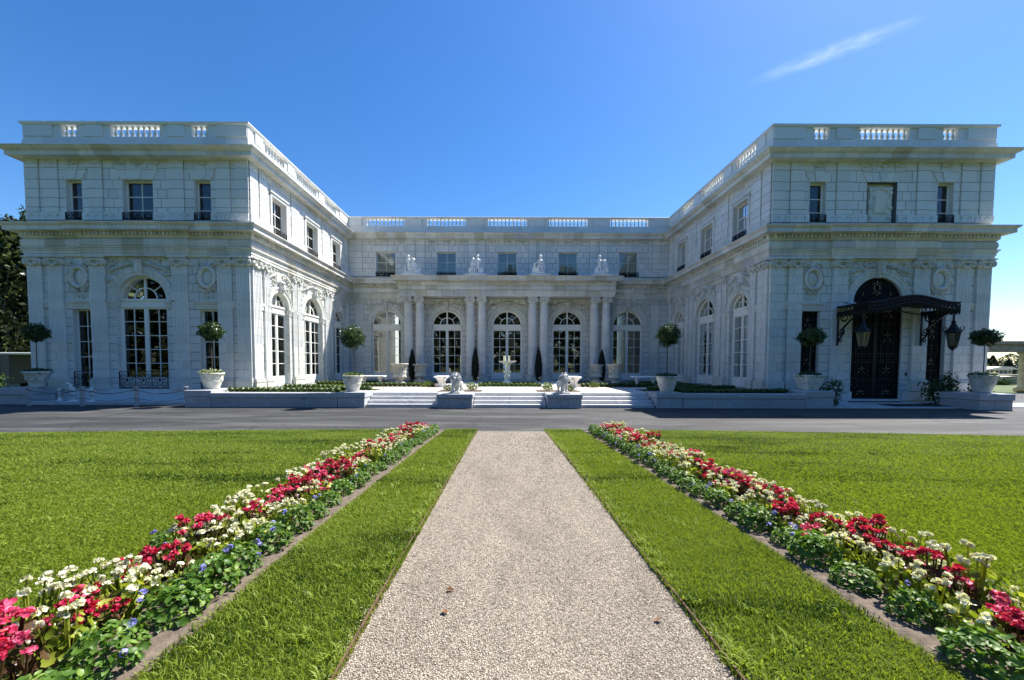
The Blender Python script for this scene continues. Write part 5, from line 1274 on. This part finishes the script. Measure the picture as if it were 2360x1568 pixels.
# ------------------------------------------------------------------ bollards, rope, pipes at the left wing
BX = [-20.15, -17.92, -15.66, -13.55]
for k, x in enumerate(BX):
    o = empty('bollard', (x, 15.72, 0)); tag(o, ['leftmost pale bollard holding the rope', 'second pale bollard from the left on the rope', 'third pale bollard from the left on the rope', 'pale bollard beside the marble corner block'][k], 'bollard', 'bollards with rope before the left wing')
    b = MB(); b.cbox(-.06, .06, -.06, .06, 0, .80, .01); b.build('post', M_MARBLE, o); c = MB(); c.cbox(-.075, .075, -.075, .075, .80, .84, .01); c.build('cap', M_MARBLE, o); d = MB(); d.tube([(-.07,-.07,.70),(.07,-.07,.70)], .012, 6); d.build('ring', M_IRON, o)
for k, (a, b_) in enumerate(zip(BX[:-1], BX[1:])):
    m = MB(); c = (a+b_)/2; m.tube([(a-c+(b_-a)*i/12, -.07, .70-.16*math.sin(PI*i/12)) for i in range(13)], .014, 5); m.tube([(a-c+(b_-a)*i/12, -.07, .36-.14*math.sin(PI*i/12)) for i in range(13)], .009, 5)
    tag(m.build('rope', M_MARKER, None, True, (c, 15.72, 0)), ['rope hanging between the first two bollards', 'rope hanging between the middle two bollards', 'rope hanging between the last two bollards'][k], 'rope', 'ropes between the bollards')
def pipe(x, y, h, lab, bend):
    o = empty('vent_pipe', (x, y, .13)); tag(o, lab, 'pipe', 'vent pipes on the apron'); b = MB(); b.tube([(0,0,0),(0,0,h-.05)]+([(0,0,h),(-.03,-.05,h+.04),(-.08,-.1,h+.03)] if bend else [(0,0,h)]), .055, 10); b.build('pipe', M_PAINT, o, True)
    f = MB(); f.lathe([(.12,0),(.12,.03),(.07,.06),(.06,.10)], 14); f.build('flange', M_PAINT, o)
    for z in (.22, .40): c = MB(); c.lathe([(.062,z),(.066,z+.01),(.066,z+.05),(.062,z+.06)], 12); c.build('band', M_METAL, o)
pipe(-19.95, 16.62, .55, 'straight thin white vent pipe left of the bent pipe', False); pipe(-19.6, 16.75, .72, 'white vent pipe with a bent top', True); pipe(-19.3, 16.6, .62, 'banded white vent pipe in the middle of the apron', False); pipe(-18.5, 16.6, .62, 'banded white vent pipe furthest right', False)

# ------------------------------------------------------------------ entrance canopy and lanterns
CX0, CX1, CYF, CYB = 15.3, 19.28, 16.18, YW-.12
o = empty('entrance_canopy', (17.3, YW, 4.2)); tag(o, 'black wrought iron and glass canopy over the entrance door', 'canopy'); CO = Vector((17.3, YW, 4.2))
TC = lambda x, y, z: (x-CO.x, y-CO.y, z-CO.z)
def ctop(x): t = (x-CX0)/(CX1-CX0); return 4.50+.30*(.5-.5*math.cos(2*PI*t))**1.2
xs = [CX0+(CX1-CX0)*k/32 for k in range(33)]
for yf, nm in ((CYF, 'front_valance'), (CYB, 'back_rail')):
    mb = MB(); mb.tube([TC(x, yf, ctop(x)) for x in xs], .035, 6); mb.tube([TC(x, yf, ctop(x)-.30) for x in xs], .03, 6)
    if yf == CYF:
        mb.tube([TC(x, yf, ctop(x)-.15) for x in xs], .022, 5)
        for k in range(44):
            x = CX0+(CX1-CX0)*(k+.5)/44; z = ctop(x)-.30; mb.tube([TC(x, yf, z), TC(x+.02, yf, z-.10), TC(x, yf, z-.19-.05*(k % 2))], [.03,.035,.01], 5)
        for k in range(22):
            x = CX0+(CX1-CX0)*(k+.5)/22; z = ctop(x)-.15; mb.tube([TC(x+.08*math.cos(t), yf, z+.13*math.sin(t)) for t in [2*PI*i/10 for i in range(11)]], .024, 4); mb.ball(TC(x, yf, z), (.05,.025,.075), I3, 6, 4)
            mb.tube([TC(x-.08, yf, z-.13), TC(x-.02, yf, z-.17), TC(x+.03, yf, z-.16), TC(x+.08, yf, z-.12)], .016, 4)
    mb.build(nm, M_IRON, o)
for x, nm in ((CX0, 'side_valance'), (CX1, 'side_valance')):
    mb = MB(); z = ctop(x); mb.tube([TC(x, CYF, z), TC(x, CYB, z)], .035, 6); mb.tube([TC(x, CYF, z-.30), TC(x, CYB, z-.30)], .03, 6)
    for k in range(18): y = CYF+(CYB-CYF)*(k+.5)/18; mb.tube([TC(x, y, z-.30), TC(x, y+.02, z-.40), TC(x, y, z-.48-.05*(k % 2))], [.03,.035,.01], 5)
    for k in range(9): y = CYF+(CYB-CYF)*(k+.5)/9; mb.tube([TC(x, y+.07*math.cos(t), z-.13+.1*math.sin(t)) for t in [2*PI*i/10 for i in range(11)]], .016, 4)
    mb.build(nm, M_IRON, o)
mb = MB()
for k in range(0, 33, 4): x = xs[k]; mb.tube([TC(x, CYF, ctop(x)), TC(x, CYB, ctop(x)+.02)], .022, 5)
for y in (CYF+.5, CYF+1.0): mb.tube([TC(x, y, ctop(x)) for x in xs], .02, 5)
mb.build('roof_bars', M_IRON, o)
M_CGLASS = plain('dark_wired_glass', (.03,.035,.035), .3)
for a, b in zip(range(0, 32, 4), range(4, 33, 4)):
    mb = MB(); q = [TC(xs[k], y, ctop(xs[k])+.012) for k in range(a, b+1) for y in (CYF, CYB)]; n = b-a; mb.add(q, [(2*i, 2*i+2, 2*i+3, 2*i+1) for i in range(n)]); mb.build('roof_pane', M_CGLASS, o)
for x in (CX0+.05, CX1-.02):                                # scrolled brackets
    mb = MB(); mb.box(x-.03-CO.x, x+.03-CO.x, CYB-.05-CO.y, CYB-CO.y, 2.72-CO.z, 4.3-CO.z)
    TB = lambda u, w_, z: TC(x, CYB-u, z)
    scroll(mb, .36, 0, 3.98, .26, 1, 1, TB, .032, 1.6); scroll(mb, .22, 0, 3.35, .20, -1, -1, TB, .03, 1.5); mb.tube([TB(.04,0,2.95), TB(.24,0,3.15), TB(.30,0,3.5), TB(.55,0,3.75), TB(.95,0,4.05), TB(1.45,0,4.28)], [.03,.035,.045,.04,.035,.03], 6)
    scroll(mb, .85, 0, 4.08, .14, 1, 1, TB, .022, 1.4); scroll(mb, .16, 0, 2.98, .10, -1, -1, TB, .026, 1.3); mb.tube([TB(.0,0,4.25), TB(1.5,0,4.26)], .03, 6)
    mb.build('bracket', M_IRON, o)
M_LGLASS = plain('dark_lantern_glass', (.085,.082,.055), .25, 0, .2, 3)  # clear glass given an opaque dark colour for the shade seen inside
def lantern(x, y, zt, lab):
    o = empty('hanging_lantern', (x, y, zt)); o.scale = (.72, .72, .98); tag(o, lab, 'lantern', 'iron lanterns hanging from the canopy')
    c = MB(); c.tube([(0,0,0),(0,0,-.42)], [.035,.05], 8); c.lathe([(.07,-.52),(.12,-.47),(.06,-.40)], 8); c.build('stem', M_IRON, o)
    cap = MB(); cap.lathe([(.06,-.50),(.14,-.60),(.20,-.72),(.34,-.86),(.36,-.91),(.33,-.93)], 6)
    for k in range(6):
        a = 2*PI*k/6; cap.tube([(.30*math.cos(a), .30*math.sin(a), -.88), (.42*math.cos(a), .42*math.sin(a), -.80), (.44*math.cos(a), .44*math.sin(a), -.70), (.36*math.cos(a), .36*math.sin(a), -.68)], .022, 5)
    cap.build('cap', M_IRON, o)
    g = MB(); g.lathe([(.30,-.93),(.18,-1.52)], 6, cap=False); g.build('glass', M_LGLASS, o)
    b = MB()
    for k in range(6): a = 2*PI*k/6; b.tube([(.305*math.cos(a), .305*math.sin(a), -.93), (.185*math.cos(a), .185*math.sin(a), -1.52)], .014, 4)
    for r_, z in ((.305,-.94), (.185,-1.51)): b.tube([(r_*math.cos(2*PI*k/6), r_*math.sin(2*PI*k/6), z) for k in range(7)], .014, 4)
    b.build('frame', M_BRASS_GLINT if x < 17 else M_IRON, o); d = MB(); d.lathe([(.20,-1.52),(.17,-1.60),(.09,-1.66),(.03,-1.72)], 6); d.build('finial', M_IRON, o)
lantern(CX0-.12, CYF+.05, 4.12, 'brass framed lantern hanging at the left corner of the entrance canopy'); lantern(CX1-.2, CYF+.05, 4.12, 'black iron lantern hanging at the right corner of the entrance canopy')
mb = MB(); mb.cbox(-1.2, 1.2, -.42, .42, 0, .018, .006); tag(mb.build('door_mat', M_RUBBER, None, False, (17.5, 16.25, .056)), 'dark rectangular mat before the entrance door', 'mat')
# ------------------------------------------------------------------ flower beds
def disc_leaves(P, D, s, q, k=6, cup=.25, ratio=.8):
    """rounded cupped leaves or petals, k-sided fans"""
    n = len(P); D = D/np.linalg.norm(D, axis=1, keepdims=True); A_ = q.standard_normal((n,3)); A_ -= D*(A_*D).sum(1, keepdims=True); A_ /= np.linalg.norm(A_, axis=1, keepdims=True); B_ = np.cross(D, A_); s = s[:,None]
    V = np.empty((n, k+1, 3)); V[:,0] = P-D*s*cup*.5
    for j in range(k):
        t = 2*PI*j/k; e = 1+.12*math.cos(2*t); V[:,j+1] = P+A_*s*.5*math.cos(t)*e+B_*s*.5*ratio*math.sin(t)+D*s*cup*.2*q.uniform(-.6,1.2,(n,1))
    i = np.arange(n)[:,None]*(k+1); Fq = np.concatenate([i+np.array([[0, j+1, (j+1) % k+1]]) for j in range(k)], 0)
    return V.reshape(-1,3), Fq
def begonia_meshes(seed, h, nl, nb, big):
    q = np.random.default_rng(seed); a = q.uniform(0, 2*PI, nl); r = np.sqrt(q.random(nl))*.12; P = np.stack([np.cos(a)*r, np.sin(a)*r, h*(.18+.66*q.random(nl))*(1-r*1.6)], 1)
    D = np.stack([np.cos(a)*.9, np.sin(a)*.9, .6+.5*q.random(nl)], 1)+.35*q.standard_normal((nl,3)); V1, F1 = disc_leaves(P, D, q.uniform(.03,.072,nl)*big, q, 7, .35, .82)
    V2, F2 = [], []; off = 0; st = MB()
    for b in range(nb):
        aa = q.uniform(0, 2*PI); rr = .12*math.sqrt(q.random()); c = np.array([math.cos(aa)*rr, math.sin(aa)*rr, h*(.80+.25*q.random())*(1-rr*.9)])
        st.tube([(c[0]*.3, c[1]*.3, .0), (c[0]*.8, c[1]*.8, c[2]*.55), tuple(c)], [.006,.005,.004], 4)
        m = 11; d = q.standard_normal((m,3)); d[:,2] = np.abs(d[:,2])+.1; d /= np.linalg.norm(d, axis=1, keepdims=True); p = c+d*q.uniform(.010,.026,(m,1))*big
        V, Fq = disc_leaves(p, d+.5*q.standard_normal((m,3)), q.uniform(.018,.034,m)*big, q, 6, .5, .9); V2.append(V); F2.append(Fq+off); off += len(V)
    for j in range(5): aa = q.uniform(0, 2*PI); st.tube([(0,0,0), (.05*math.cos(aa), .05*math.sin(aa), h*.4), (.09*math.cos(aa), .09*math.sin(aa), h*.7)], [.007,.006,.004], 4)
    return npmesh('foliage', V1, F1), npmesh('blossoms', np.concatenate(V2), np.concatenate(F2)), st.mesh('stems')
def ageratum_meshes(seed, nb):
    q = np.random.default_rng(seed); n = 330; d = q.standard_normal((n,3)); d[:,2] = np.abs(d[:,2]); d /= np.linalg.norm(d, axis=1, keepdims=True); k = (.6+.4*q.random((n,1))**.5)
    P = d*k*np.array([.145,.145,.165])+np.array([0,0,.03]); V1, F1 = disc_leaves(P, d+.55*q.standard_normal((n,3))+np.array([0,0,.5]), q.uniform(.018,.042,n), q, 6, .3, .75)
    V2 = []; F2 = []; off = 0
    for b in range(nb):
        dd = q.standard_normal(3); dd[2] = abs(dd[2])+.5; dd /= np.linalg.norm(dd); c = dd*np.array([.15,.15,.19])+np.array([0,0,.05]); m = 12; e = q.standard_normal((m,3)); e /= np.linalg.norm(e, axis=1, keepdims=True)
        V, Fq = disc_leaves(c+e*.014, e, q.uniform(.012,.02,m), q, 5, .3, .9); V2.append(V); F2.append(Fq+off); off += len(V)
    return npmesh('foliage', V1, F1), npmesh('blossoms', np.concatenate(V2), np.concatenate(F2)) if V2 else None
WM = [begonia_meshes(200+k, .21+.035*(k % 4), 46, 6+k % 4, .95) for k in range(7)]
RM = [begonia_meshes(220+k, .21+.03*(k % 4), 34, 11+k % 4, .95) for k in range(7)]
AM = [ageratum_meshes(240+k, (1, 2, 0, 4)[k]) for k in range(4)]
def plant(name, ms, mats, x, y, rz, sc, lab, cat, grp):
    o = empty(name, (x, y, max(G(y), 0)+.015), rz); o.scale = (sc, sc, sc*rnd.uniform(.76, 1.08)); tag(o, lab, cat, grp)
    for me, m, nm in zip(ms, mats, ('foliage', 'blossoms', 'stems')):
        if me: obj(nm, me, m, o)
    return o
def third(y): return 'near third' if y < 3.4 else ('middle third' if y < 6.2 else 'far third')
for s, sd in ((-1, 'left'), (1, 'right')):
    rows = [(2.27, .17, 'path-side'), (2.46, .17, 'middle'), (2.65, .18, 'lawn-side')]
    for ri, (xr, sp, rn) in enumerate(rows):
        y = 1.05+.07*ri
        while y < 9.95:
            seg = math.sin(y*1.3+ri*1.1+(0 if s < 0 else 2.1))+.6*math.sin(y*3.7+s)
            red = (rnd.random() < (.84 if seg > -.6 else .5)) if ri == 1 else (rnd.random() < (.36 if seg > .3 else .18))
            x = s*(xr+rnd.uniform(-.075,.075)); yy = y+rnd.uniform(-.05,.05); k = rnd.randrange(7); sc = rnd.uniform(.8, 1.18); where = 'in the '+rn+' row of the '+sd+' bed, '+third(yy)
            if red:
                pk = rnd.random() < .6; cn = 'pink' if pk else 'red'
                plant('begonia_plant', RM[k], (M_BEGR, M_PP if pk else M_PR, M_BEGR), x, yy, rnd.uniform(0, 6), sc, cn+' begonia with bronze leaves '+where, 'begonia', cn+' begonias '+where)
            else: plant('begonia_plant', WM[k], (M_BEGW, M_PW, M_BEGW), x, yy, rnd.uniform(0, 6), sc*1.02, 'white begonia with light leaves '+where, 'begonia', 'white begonias '+where)
            y += sp*rnd.uniform(.9, 1.15)
    y = 1.1
    while y < 9.9:
        where = 'edging the path side of the '+sd+' bed, '+third(y)
        plant('ageratum_plant', AM[rnd.randrange(4)], (M_AGL, M_PV), s*(2.07+rnd.uniform(-.03,.03)), y, rnd.uniform(0, 6), rnd.uniform(.85, 1.25), 'leafy green ageratum mound '+where, 'ageratum', 'ageratum '+where); y += .285*rnd.uniform(.85, 1.3)
    for y in [1.5+.75*k for k in range(11)]:
        if rnd.random() < .6:
            where = 'on the lawn side of the '+sd+' bed, '+third(y); plant('ageratum_plant', AM[3], (M_AGL, M_PV), s*(2.86+rnd.uniform(-.03,.03)), y+rnd.uniform(-.2,.2), rnd.uniform(0, 6), rnd.uniform(.7, .95), 'violet ageratum '+where, 'ageratum', 'violet ageratum '+where)

# ------------------------------------------------------------------ left edge: weeping beech and box trailer
o = empty('weeping_beech', (-40.6, 32.5, 0)); tag(o, 'big dark weeping beech tree beyond the left wing', 'tree')
t = MB(); t.tube([(0,0,-.1),(.15,0,3),(-.1,.1,6.5),(.2,0,10),(.3,0,13)], [.6,.48,.38,.25,.08], 10); r = random.Random(3)
br = []
for i in range(60):
    a = r.uniform(0, 2*PI); z = r.uniform(4, 13.2); l = r.uniform(2.6, 6.2)*(1.12-.55*(z-4)/9.2); p = [Vector((0,0,z)), Vector((math.cos(a)*l*.45, math.sin(a)*l*.45, z+r.uniform(.5,1.5))), Vector((math.cos(a)*l*.85, math.sin(a)*l*.85, z+r.uniform(-.3,.6))), Vector((math.cos(a)*l*1.05, math.sin(a)*l*1.05, z-r.uniform(1.2,3.2)))]
    t.tube(p, [.10,.07,.04,.012], 5); br.append(p)
t.build('trunk', M_BARK, o)
q = np.random.default_rng(5); Ps = []
for p in br:
    for k in range(40):
        u = q.random()*3; i = min(2, int(u)); b = p[i].lerp(p[i+1], u-i); L = q.uniform(.8, 3.2); n = int(26*L/2)
        tt = q.random(n); d = q.standard_normal((n,3))*np.array([.22,.22,.1]); d[:,:2] *= (1-tt*.5)[:,None]; sw_ = q.normal(0,.35,2)
        Ps.append(np.stack([b.x+d[:,0]+sw_[0]*tt, b.y+d[:,1]+sw_[1]*tt, b.z-tt*L+d[:,2]+.2], 1))
P = np.concatenate(Ps); P = P[P[:,2] > .9]; V, Fq = leafcloud(P, q.standard_normal((len(P),3))+np.array([.3,.2,.3]), q.uniform(.14,.30,len(P)), q, .6); obj('crown', npmesh('crown', V, Fq), M_BEECH, o)
n = 20000; d = q.standard_normal((n,3)); d /= np.linalg.norm(d, axis=1, keepdims=True); P = d*q.uniform(.45,.95,(n,1))*np.array([5.0,5.0,6.8])+np.array([0,0,7.2]); V, Fq = leafcloud(P, q.standard_normal((n,3)), q.uniform(.22,.48,n), q, .65); obj('inner_crown', npmesh('inner_crown', V, Fq), M_BEECH, o)

o = empty('box_trailer', (-35.3, 27.2, 0)); tag(o, 'pale box trailer with white roof edge parked under the beech', 'trailer')
b = MB(); b.cbox(-2.6, -.0+.72, -1.1, 3.2, .35, 2.40, .03); b.build('body', M_TRDARK, o); b = MB(); b.cbox(-2.62, .02, -1.14, -1.09, .4, 2.38, .01); b.build('rear_door', M_TRAILER, o)
b = MB(); b.cbox(-2.7, 2.9, -1.2, 3.3, 2.402, 2.54, .03); b.build('roof', M_PAINT, o); b = MB(); b.box(-1.95, -1.5, -1.16, -1.142, 2.02, 2.16); b.build('plate', M_TRDARK, o)
for x in (-1.9, .2):
    for y in (.2, 2.2): b = MB(); b.lathe([(.10,-.1),(.34,-.1),(.36,-.06),(.36,.06),(.34,.1),(.10,.1)], 18, T=lambda u, w_, z, x=x, y=y: (x+z, y+u, .36+w_)); b.build('wheel', M_RUBBER, o)
b = MB(); b.box(-.9, -.1, -1.35, -1.1, .34, .44); b.build('bumper', M_PAINT, o)
shrub('leafy_shrub', 'dark hedge shrub at the far left beside the trailer', -34.2, 24.3, 0, (1.6,.8,.7), 900, .2, 90, M_FERN)

# ------------------------------------------------------------------ right edge: stone pergola, garden wall, white house, far trees
o = empty('stone_pergola', (36.8, 26, 0)); tag(o, 'old stone lintel and pier of a pergola at the right edge', 'pergola')
b = MB(); b.cbox(-4.2, 5, -.45, .45, 2.73, 3.22, .03); b.build('lintel', M_OLDST, o); b = MB(); b.cbox(-4.3, 5, -.6, .6, 3.222, 3.48, .04); b.build('cornice', M_OLDST, o)
b = MB(); b.lathe([(.62,0),(.62,.25),(.5,.35),(.46,.45),(.43,2.5),(.5,2.6),(.56,2.73)], 16, (-.75,0,0)); b.build('pier', M_OLDST, o, True); b = MB(); b.lathe([(.62,0),(.62,.25),(.5,.35),(.46,.45),(.43,2.5),(.5,2.6),(.56,2.73)], 16, (3.8,0,0)); b.build('pier', M_OLDST, o, True)
M_FARH = plain('far_white_paint', (.72,.71,.66), .7, 0, .05, 1); M_FARW = plain('far_window', (.04,.05,.055), .3)
def far_house(name, lab, x, y, wd, z0, z1, cols, rows, gable):
    o = empty(name, (x, y, z0)); tag(o, lab, 'house'); h = z1-z0; b = MB(); b.box(-wd/2, wd/2, 0, 4, 0, h); b.build('wall', M_FARH, o)
    rf_ = MB(); rf_.prism([(-wd/2-.3, h), (wd/2+.3, h), (wd*.35, h+gable), (-wd*.05, h+gable)], -.3, 4.3, lambda u, w_, z: (u, 4-w_, z)); rf_.f.append((3,2,1,0)); rf_.build('roof', M_FARH, o)
    for i in range(cols):
        for j in range(rows): x0 = -wd/2+wd*(i+.25)/cols; zz = h*(j+.28)/rows; m = MB(); m.box(x0, x0+wd*.5/cols, -.05, .02, zz, zz+h*.5/rows); m.build('window', M_FARW, o)
far_house('garden_pavilion', 'low white garden pavilion with small windows on top of the garden wall at right', 48.7, 37.2, 2.7, .96, 1.42, 6, 1, .28)
far_house('trellis_gate', 'small white lattice gate in front of the garden wall at right', 47.55, 35.6, 1.1, .05, .74, 4, 3, .05)
block = MB(); block.cbox(-5, 6, -.3, .3, 0, .95, .05); tag(block.build('garden_wall', M_OLDST, None, False, (49, 36.6, 0)), 'old mossy garden wall below the white pavilion at right', 'wall')
for k, (x, y, h, r, lab) in enumerate(((89.8, 70, 3.1, 1.1, 'dark conical tree nearest the right wing'), (91.9, 71, 3.7, 1.2, 'tallest dark conical tree in the far group at right'), (93.6, 70, 3.0, 1.1, 'shorter dark conical tree in the far group at right'), (96.6, 72, 4.1, 2.0, 'broad dark tree at the right of the far group'), (50.2, 39.5, 2.0, .7, 'pale green shrub tree before the far conifers at right'))):
    o = empty('far_tree', (x, y, 0)); tag(o, lab, 'tree', 'far trees beyond the right wing'); q = np.random.default_rng(300+k); n = 2200; t = q.random(n); a = q.uniform(0, 2*PI, n); rr = r*((1-t)**.8+.04 if k not in (3, 4) else np.sin(np.clip(t*.9+.12,0,1)*PI)**.6)*(.6+.4*q.random(n)**.5)
    P = np.stack([np.cos(a)*rr, np.sin(a)*rr, .1+t*(h-.1)], 1); V, Fq = leafcloud(P, q.standard_normal((n,3))+np.array([0,-.2,.3]), q.uniform(.12,.32,n), q, .6); obj('crown', npmesh('crown', V, Fq), M_FAR if k != 4 else M_BOX, o); m = MB(); m.tube([(0,0,-.1),(0,0,h*.6)], [.12,.05], 7); m.build('trunk', M_BARK, o)
for k, (x, y, w_, lab) in enumerate(((46.6, 35.3, .8, 'green shrub at the foot of the garden wall'), (37.3, 24.8, .9, 'leafy plant growing at the pergola pier'), (35.2, 24.6, .7, 'low plant left of the pergola pier'))): shrub('leafy_shrub', lab, x, y, 0, (w_, .5, .3+.12*k), 500, .14, 95+k, M_FERN)
# far wood closing the horizon on both sides
q = np.random.default_rng(77); n = 16000; sgn = np.where(q.random(n) < .5, -1, 1); x = sgn*q.uniform(75, 400, n); y = 110+q.uniform(0, 14, n); hh = 3.2+.9*np.sin(x*.11)+.7*np.sin(x*.043+1)+.5*np.sin(x*.31)
P = np.stack([x, y, q.random(n)*hh], 1); V, Fq = leafcloud(P, q.standard_normal((n,3))+np.array([0,-.6,.4]), q.uniform(.6,1.4,n), q, .7); tag(obj('far_wood', npmesh('far_wood', V, Fq), M_FAR), 'far line of dark trees on the horizon', 'wood', kind='stuff')

# street trees behind the viewer, mirrored in the windows, raised tall to cut sky light
q = np.random.default_rng(78); n = 26000; x = q.uniform(-130, 130, n); y = -34-q.uniform(0, 9, n)-np.abs(x)*.05; hh = 23+3*np.sin(x*.17)+2.5*np.sin(x*.41+1)
P = np.stack([x, y, q.random(n)**.85*hh], 1); V, Fq = leafcloud(P, q.standard_normal((n,3))+np.array([0,.6,.3]), q.uniform(1.2,2.6,n), q, .7); tag(obj('street_wood', npmesh('street_wood', V, Fq), M_FAR), 'unseen belt of dark trees mirrored in the windows, raised to cut sky light', 'wood', kind='stuff')

# ------------------------------------------------------------------ thin cloud streak high on the right
def cloud():
    m = bpy.data.materials.new('thin_cloud'); m.use_nodes = True; t = m.node_tree; t.nodes.clear(); N = t.nodes.new; L = t.links.new
    out = N('ShaderNodeOutputMaterial'); pv = N('ShaderNodeVolumePrincipled'); pv.inputs['Color'].default_value = (1,1,1,1); pv.inputs['Anisotropy'].default_value = .3
    tc = N('ShaderNodeTexCoord'); ln = N('ShaderNodeVectorMath'); ln.operation = 'LENGTH'; L(tc.outputs['Object'], ln.inputs[0])
    mp = N('ShaderNodeMapping'); mp.inputs['Scale'].default_value = (3.2, 1.1, 1.1); L(tc.outputs['Object'], mp.inputs[0])
    nz = N('ShaderNodeTexNoise'); nz.inputs['Scale'].default_value = 1.5; nz.inputs['Detail'].default_value = 5; nz.inputs['Roughness'].default_value = .62; nz.inputs['Distortion'].default_value = .6; L(mp.outputs[0], nz.inputs['Vector'])
    fa = N('ShaderNodeMapRange'); fa.inputs[1].default_value = 1.0; fa.inputs[2].default_value = .1; fa.inputs[3].default_value = 0; fa.inputs[4].default_value = 1; fa.interpolation_type = 'SMOOTHSTEP'; L(ln.outputs['Value'], fa.inputs[0])
    r = N('ShaderNodeMapRange'); r.inputs[1].default_value = .38; r.inputs[2].default_value = .75; L(nz.outputs[0], r.inputs[0])
    mu = N('ShaderNodeMath'); mu.operation = 'MULTIPLY'; L(fa.outputs[0], mu.inputs[0]); L(r.outputs[0], mu.inputs[1])
    m2 = N('ShaderNodeMath'); m2.operation = 'MULTIPLY'; m2.inputs[1].default_value = CLOUD_D; L(mu.outputs[0], m2.inputs[0]); L(m2.outputs[0], pv.inputs['Density']); L(pv.outputs[0], out.inputs['Volume'])
    a, b = Vector((1889, 3022, 2200)), Vector((2640, 2460, 2200))
    mb = MB(); mb.ball((0,0,0), 1., I3, 16, 10); o = mb.build('cloud', m); o.location = (a+b)/2; d = b-a
    o.rotation_euler = (0, 0, math.atan2(d.y, d.x)); o.scale = (d.length*.62, 95, 60); tag(o, 'thin white cloud streak high at the right', 'cloud')
CLOUD_D = .0035
cloud()
